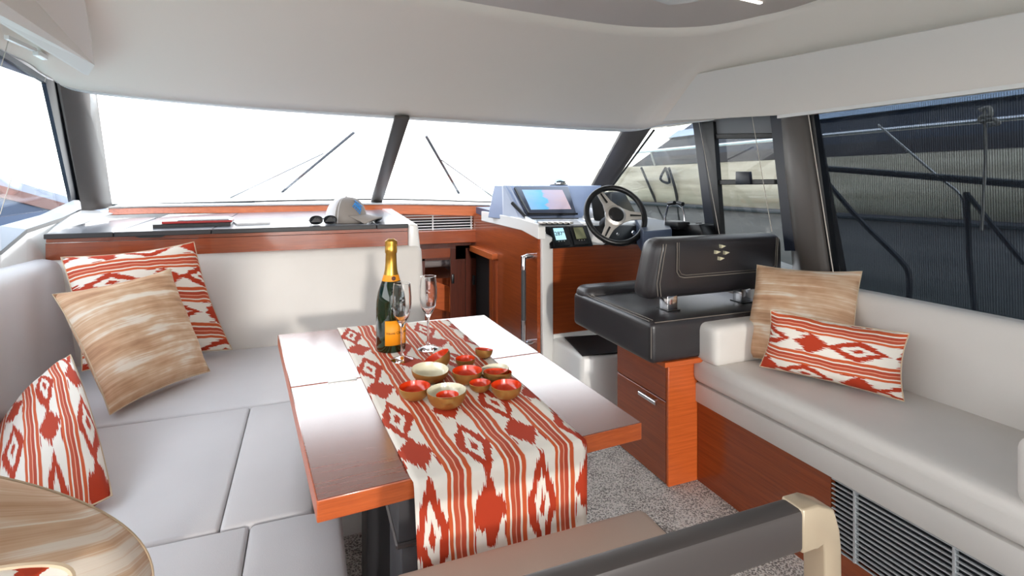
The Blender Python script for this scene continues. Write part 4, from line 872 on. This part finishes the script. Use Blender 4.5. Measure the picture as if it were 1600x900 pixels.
# ================================================================== CHAIR IN THE FOREGROUND
ch = thing('folding_chair', (.35, .65, 0), 'beige padded chair with a dark grey back rail, cut off at the bottom', 'chair')
b = B(); b.cush(.12, .60, .42, .848, .565, .60, .018, .004, n=6); obj('seat', b, beige_vinyl, ch)
b = B(); b.bar((.09, .515, .765), (.605, .515, .765), .032, .055); b.bevel(.006, 2); obj('back_rail', b, dark_tube, ch)
b = B(); b.tube([(.10, .50, 0), (.10, .50, .5), (.10, .51, .765)], .014, 10); obj('frame_post', b, beige_metal, ch)
path = [Vector((.600, .515, .765)), Vector((.625, .515, .765)), Vector((.640, .513, .760)), Vector((.650, .512, .748)), Vector((.652, .512, .730)), Vector((.652, .510, .60)), Vector((.655, .505, .0))]
hts = [.058, .058, .056, .052, .034, .030, .030]
b = B(); prev = None
for i_, p in enumerate(path):
    t_ = (path[min(i_ + 1, 6)] - path[max(i_ - 1, 0)]).normalized(); sx_ = Vector((0, 1, 0)); sy_ = t_.cross(sx_).normalized(); w_, h_ = .034, hts[i_] if i_ < 3 else .032
    ring = [b.bm.verts.new(p + sx_ * a_ * w_ / 2 + sy_ * c_ * h_ / 2) for a_, c_ in ((-1, -1), (1, -1), (1, 1), (-1, 1))]
    if prev: 
        for k_ in range(4): b.bm.faces.new((prev[k_], prev[(k_ + 1) % 4], ring[(k_ + 1) % 4], ring[k_]))
    else: b.bm.faces.new(ring)
    prev = ring
b.bm.faces.new(prev[::-1]); b.bevel(.004, 2); obj('frame_post', b, beige_metal, ch, smooth=50)
b = B(); b.bar((.10, .50, .66), (.62, .50, .66), .02, .03); obj('lower_rail', b, mat('taupe_tube', (146, 130, 116), .4), ch)
for (x, y) in ((.09, .80), (.625, .80)):
    b = B(); b.bar((x, y - .25, .55), (x, y, .0), .022, .022); obj('leg', b, beige_metal, ch)
for x in (.095, .615):
    b = B(); b.bar((x, .46, .555), (x, .84, .555), .02, .022); obj('side_rail', b, dark_tube, ch)

# ================================================================== CEILING FITTINGS
hatch = [R(1008, -6, z=1.947), R(1110, -30, z=1.947), R(1090, 0, z=1.947), R(1046, 6, z=1.947)]
ht = thing('ceiling_hatch', tuple(hatch[0]), 'pale recessed ceiling panel at the top edge', 'ceiling panel'); b = B(); b.ext(hatch, (0, 0, -.006)); obj('panel', b, gelcoat, ht, smooth=0)
ls = thing('strip_light', tuple(R(1170, 0, z=1.944)), 'thin lit strip light in the ceiling', 'ceiling light'); b = B(); b.bar(R(1150, -4, z=1.944), R(1189, 5, z=1.944), .014, .006); obj('diffuser', b, emit('strip_glow', (255, 250, 240), 2.0), ls, smooth=0)

# ================================================================== OUTSIDE
def water():
    m = mat('sea_water', (120, 176, 178), .12); nt = m.node_tree; c = tcn(nt); n = nz(nt, c, 1.1, 6, .6, (1, 1.6, 1)); n2 = nz(nt, c, .5, 4, .6)
    nt.links.new(ramp(nt, n2.outputs[0], [(.35, (150, 200, 200)), (.65, (216, 232, 230))]), pin(m, 'Base Color')); bump(m, n.outputs[0], .6, .25); return m
b = B(); b.box(-120, 120, -60, 160, -1.5, -1.4); o = obj('sea', b, water(), smooth=0); tag(o, 'pale sunlit water outside the windows', 'water', kind='stuff')
b = B(); b.box(-1.7, 2.6, -5, -2.25, -.1, -.05); struct('trim_22', b, gelcoat, smooth=0)  # unseen aft cockpit deck, added in white to bounce daylight into the saloon
# foredeck in front of the windscreen
b = B(); b.pr([(-1.3, 4.2, .9), (2.3, 4.2, .9), (1.7, 9, .9), (-.7, 9, .9)], [(-1.3, 4.15, 1.03), (2.3, 4.15, 1.03), (1.7, 9, 1.0), (-.7, 9, 1.0)]); struct('trim_23', b, gelcoat, smooth=0)
# port side deck bulwark
bw = thing('bulwark', (-1.75, 2, .6), 'side deck bulwark with a pale cap and teak strip outside the port window', 'bulwark')
c0 = R(0, 276, x=-1.7); c1 = R(118, 311, x=-1.55); d_ = (c1 - c0); A0 = c0 - d_ * 4; A1 = c1 + d_ * .6
def strip(t0, t1, mt, nm, o):
    b = B(); b.ext([A0 + Vector((o, 0, t0)), A1 + Vector((o, 0, t0)), A1 + Vector((o, 0, t1)), A0 + Vector((o, 0, t1))], (-.06, 0, 0)); obj(nm, b, mt, bw, smooth=0)
strip(0, -.055, mat('bulwark_cap', (150, 160, 178), .4), 'cap', 0); strip(-.055, -.125, mat('teak_strip', (122, 84, 78), .6), 'teak_strip', .01); strip(-.125, -.9, mat('bulwark_navy', (66, 84, 112), .5), 'inner_face', 0)
# wipers
def wiper(p, q_, arm0, arm1, lab):
    t = thing('windscreen_wiper', tuple(p), lab, 'wiper', 'windscreen wipers'); b = B(); b.bar(p, q_, .016, .010); obj('blade', b, mat('faded_black', (70, 74, 84), .6), t)
    b = B(); b.tube([arm0, arm1], .004, 6); obj('arm', b, mat('wiper_arm_grey', (120, 124, 132), .5), t)
def wsp(u, v, o=.04):
    n = min(range(60), key=lambda i: min(abs(PXu(bs[i].lerp(hs[i], t)) - u) + abs(PXv(bs[i].lerp(hs[i], t)) - v) for t in [k / 20 for k in range(21)]))
    t = min([k / 40 for k in range(41)], key=lambda t: abs(PXv(bs[n].lerp(hs[n], t)) - v)); p = bs[n].lerp(hs[n], t); p = R(u, v, y=p.y); return p + (p - Vector((0, 0, CZ))).normalized() * o
def PXu(p): a = p.x * math.sin(YAW) + p.y * math.cos(YAW); return 800 + FPX * (p.x * math.cos(YAW) - p.y * math.sin(YAW)) / a
def PXv(p): a = p.x * math.sin(YAW) + p.y * math.cos(YAW); return HOR - FPX * (p.z - CZ) / a
wiper(wsp(553, 207), wsp(441, 300), wsp(505, 240), wsp(360, 309), 'left windscreen wiper resting diagonally outside the glass')
wiper(wsp(666, 213), wsp(717, 302), wsp(690, 250), wsp(772, 309), 'right windscreen wiper resting outside the glass, right of the mullion')

# neighbouring yacht to starboard
ny = thing('moored_yacht', (5.2, 4, -1.4), 'pale motor yacht moored alongside, seen through the starboard windows', 'boat')
def hull_mat(nm, c0, c1):
    m = mat(nm, c1, .6); nt = m.node_tree; c = tcn(nt); n = nz(nt, c, 2, 4, .6, (1, .4, 6)); nt.links.new(ramp(nt, n.outputs[0], [(.35, c0), (.65, c1)]), pin(m, 'Base Color')); return m
hullm = hull_mat('yacht_topside', (160, 150, 130), (200, 190, 170)); hulld = hull_mat('yacht_lower_hull', (84, 84, 84), (108, 106, 104))
sections = lambda sec: [[Vector((x + (0 if y < 7 else ((y - 7) / 6) ** 1.6) * (5.9 - x) * .9, y, z)) for x, z in sec] for y in (-9, -5, -2, 0, 3, 6, 7.5, 9.5, 11.5, 13)]
b = B(); b.grid(sections([(4.5, -1.5), (4.2, -.6), (4.02, .3), (4.0, .95)])); obj('lower_hull', b, hulld, ny, smooth=40, solid=.02)
b = B(); b.grid(sections([(4.0, .96), (4.06, 1.2), (4.14, 1.42), (4.5, 1.45), (6.8, 1.46)])); obj('topside', b, hullm, ny, smooth=40, solid=.02)
b = B(); b.tube([(3.99, y, .955) for y in (-9, 0, 3, 6)] + [(4.0, 7, .955)], .022, 8); obj('rub_rail', b, mat('rub_rail_grey', (60, 62, 68), .5), ny)
for k, (za, zb, mt_, nm) in enumerate(((1.45, 1.56, mat('yacht_charcoal', (46, 42, 46), .5), 'coaming'), (1.56, 1.80, mat('yacht_dark_glass', (34, 44, 62), .08), 'cabin_windows'), (1.80, 1.88, mat('yacht_white', (180, 200, 226), .3), 'roof_edge'), (1.88, 3.6, mat('yacht_blue_grey', (58, 74, 100), .25), 'flybridge'))):
    yf = lambda z: 7.4 - (z - 1.45) * 2.2
    b = B(); xo = 4.35 + (za - 1.45) * .25; xi = 4.35 + (zb - 1.45) * .25 
    if nm == 'roof_edge': xo -= .06; xi -= .06
    b.pr([(xo, -9, za), (xo, yf(za) - 1, za), (xo + .9, yf(za), za), (6.6, -9, za)], [(xi, -9, zb), (xi, yf(zb) - 1, zb), (xi + .9, yf(zb), zb), (6.6, -9, zb)]); obj(nm, b, mt_, ny, smooth=0)
b = B(); b.tube([(4.08, y, 1.62) for y in (-6, -2, 2, 6, 8)], .018, 8); obj('hand_rail', b, chrome, ny)
for y in (-1.0, 1.2, 3.4, 5.6, 7.6):
    b = B(); b.tube([(4.16, y, 1.40), (4.08, y, 1.62)], .012, 8); obj('stanchion', b, steel, ny)
for pts in ([(1045, 262), (1056, 300), (1062, 345)], [(1040, 262), (1046, 285), (1032, 280), (1040, 262)], [(1002, 262), (1036, 340), (1048, 355)]):
    b = B(); b.tube(spl([R(u, v, x=4.0) for u, v in pts], 12), .016, 6); obj('mooring_line', b, black_soft, ny)
# own boat: side deck rail and lines seen through the screened window
rl = thing('side_deck_rail', (2.6, 1.2, .6), 'dark stainless side deck rail with sloping stays outside the screened window', 'rail')
dk = mat('rail_dark', (40, 44, 52), .4)
b = B(); b.tube([R(1272, 262, x=2.6), R(1380, 270, x=2.6), R(1600, 288, x=2.6)], .016, 8); obj('top_rail', b, dk, rl)
b = B(); b.tube(spl([R(1278, 268, x=2.62), R(1340, 340, x=2.62), R(1405, 405, x=2.62), R(1420, 430, x=2.62), R(1420, 465, x=2.62)], 20), .013, 8); obj('stay', b, dk, rl)
b = B(); b.tube(spl([R(1372, 195, x=2.62), R(1465, 275, x=2.62), R(1500, 305, x=2.62), R(1506, 340, x=2.62)], 20), .006, 8); obj('stay', b, steel, rl)
b = B(); b.tube([R(1510, 300, x=2.62), R(1514, 400, x=2.62), R(1524, 490, x=2.62)], .011, 8); obj('post', b, dk, rl)
b = B(); b.tube([R(1510, 302, x=2.62), R(1600, 412, x=2.62)], .011, 8); obj('stay', b, dk, rl)
rp = thing('knotted_rope', tuple(R(1538, 180, x=2.5)), 'pale rope tied in a knot hanging outside the screened window', 'rope')
b = B(); b.tube(spl([R(1538, 172, x=2.5), R(1540, 240, x=2.5), R(1537, 300, x=2.5), R(1534, 360, x=2.5)], 14), .006, 6); obj('hanging_end', b, stringm, rp)
b = B(); b.tube(spl([R(1530, 172, x=2.49), R(1545, 168, x=2.49), R(1548, 180, x=2.49), R(1534, 182, x=2.49), R(1532, 190, x=2.49), R(1552, 186, x=2.49), R(1560, 193, x=2.49), R(1545, 196, x=2.49)], 40), .008, 6); obj('knot', b, stringm, rp)
b = B(); b.box(2.2, 2.75, -3, 4.6, .55, .6); struct('trim_24', b, mat('side_deck', (150, 146, 140), .6), smooth=0)
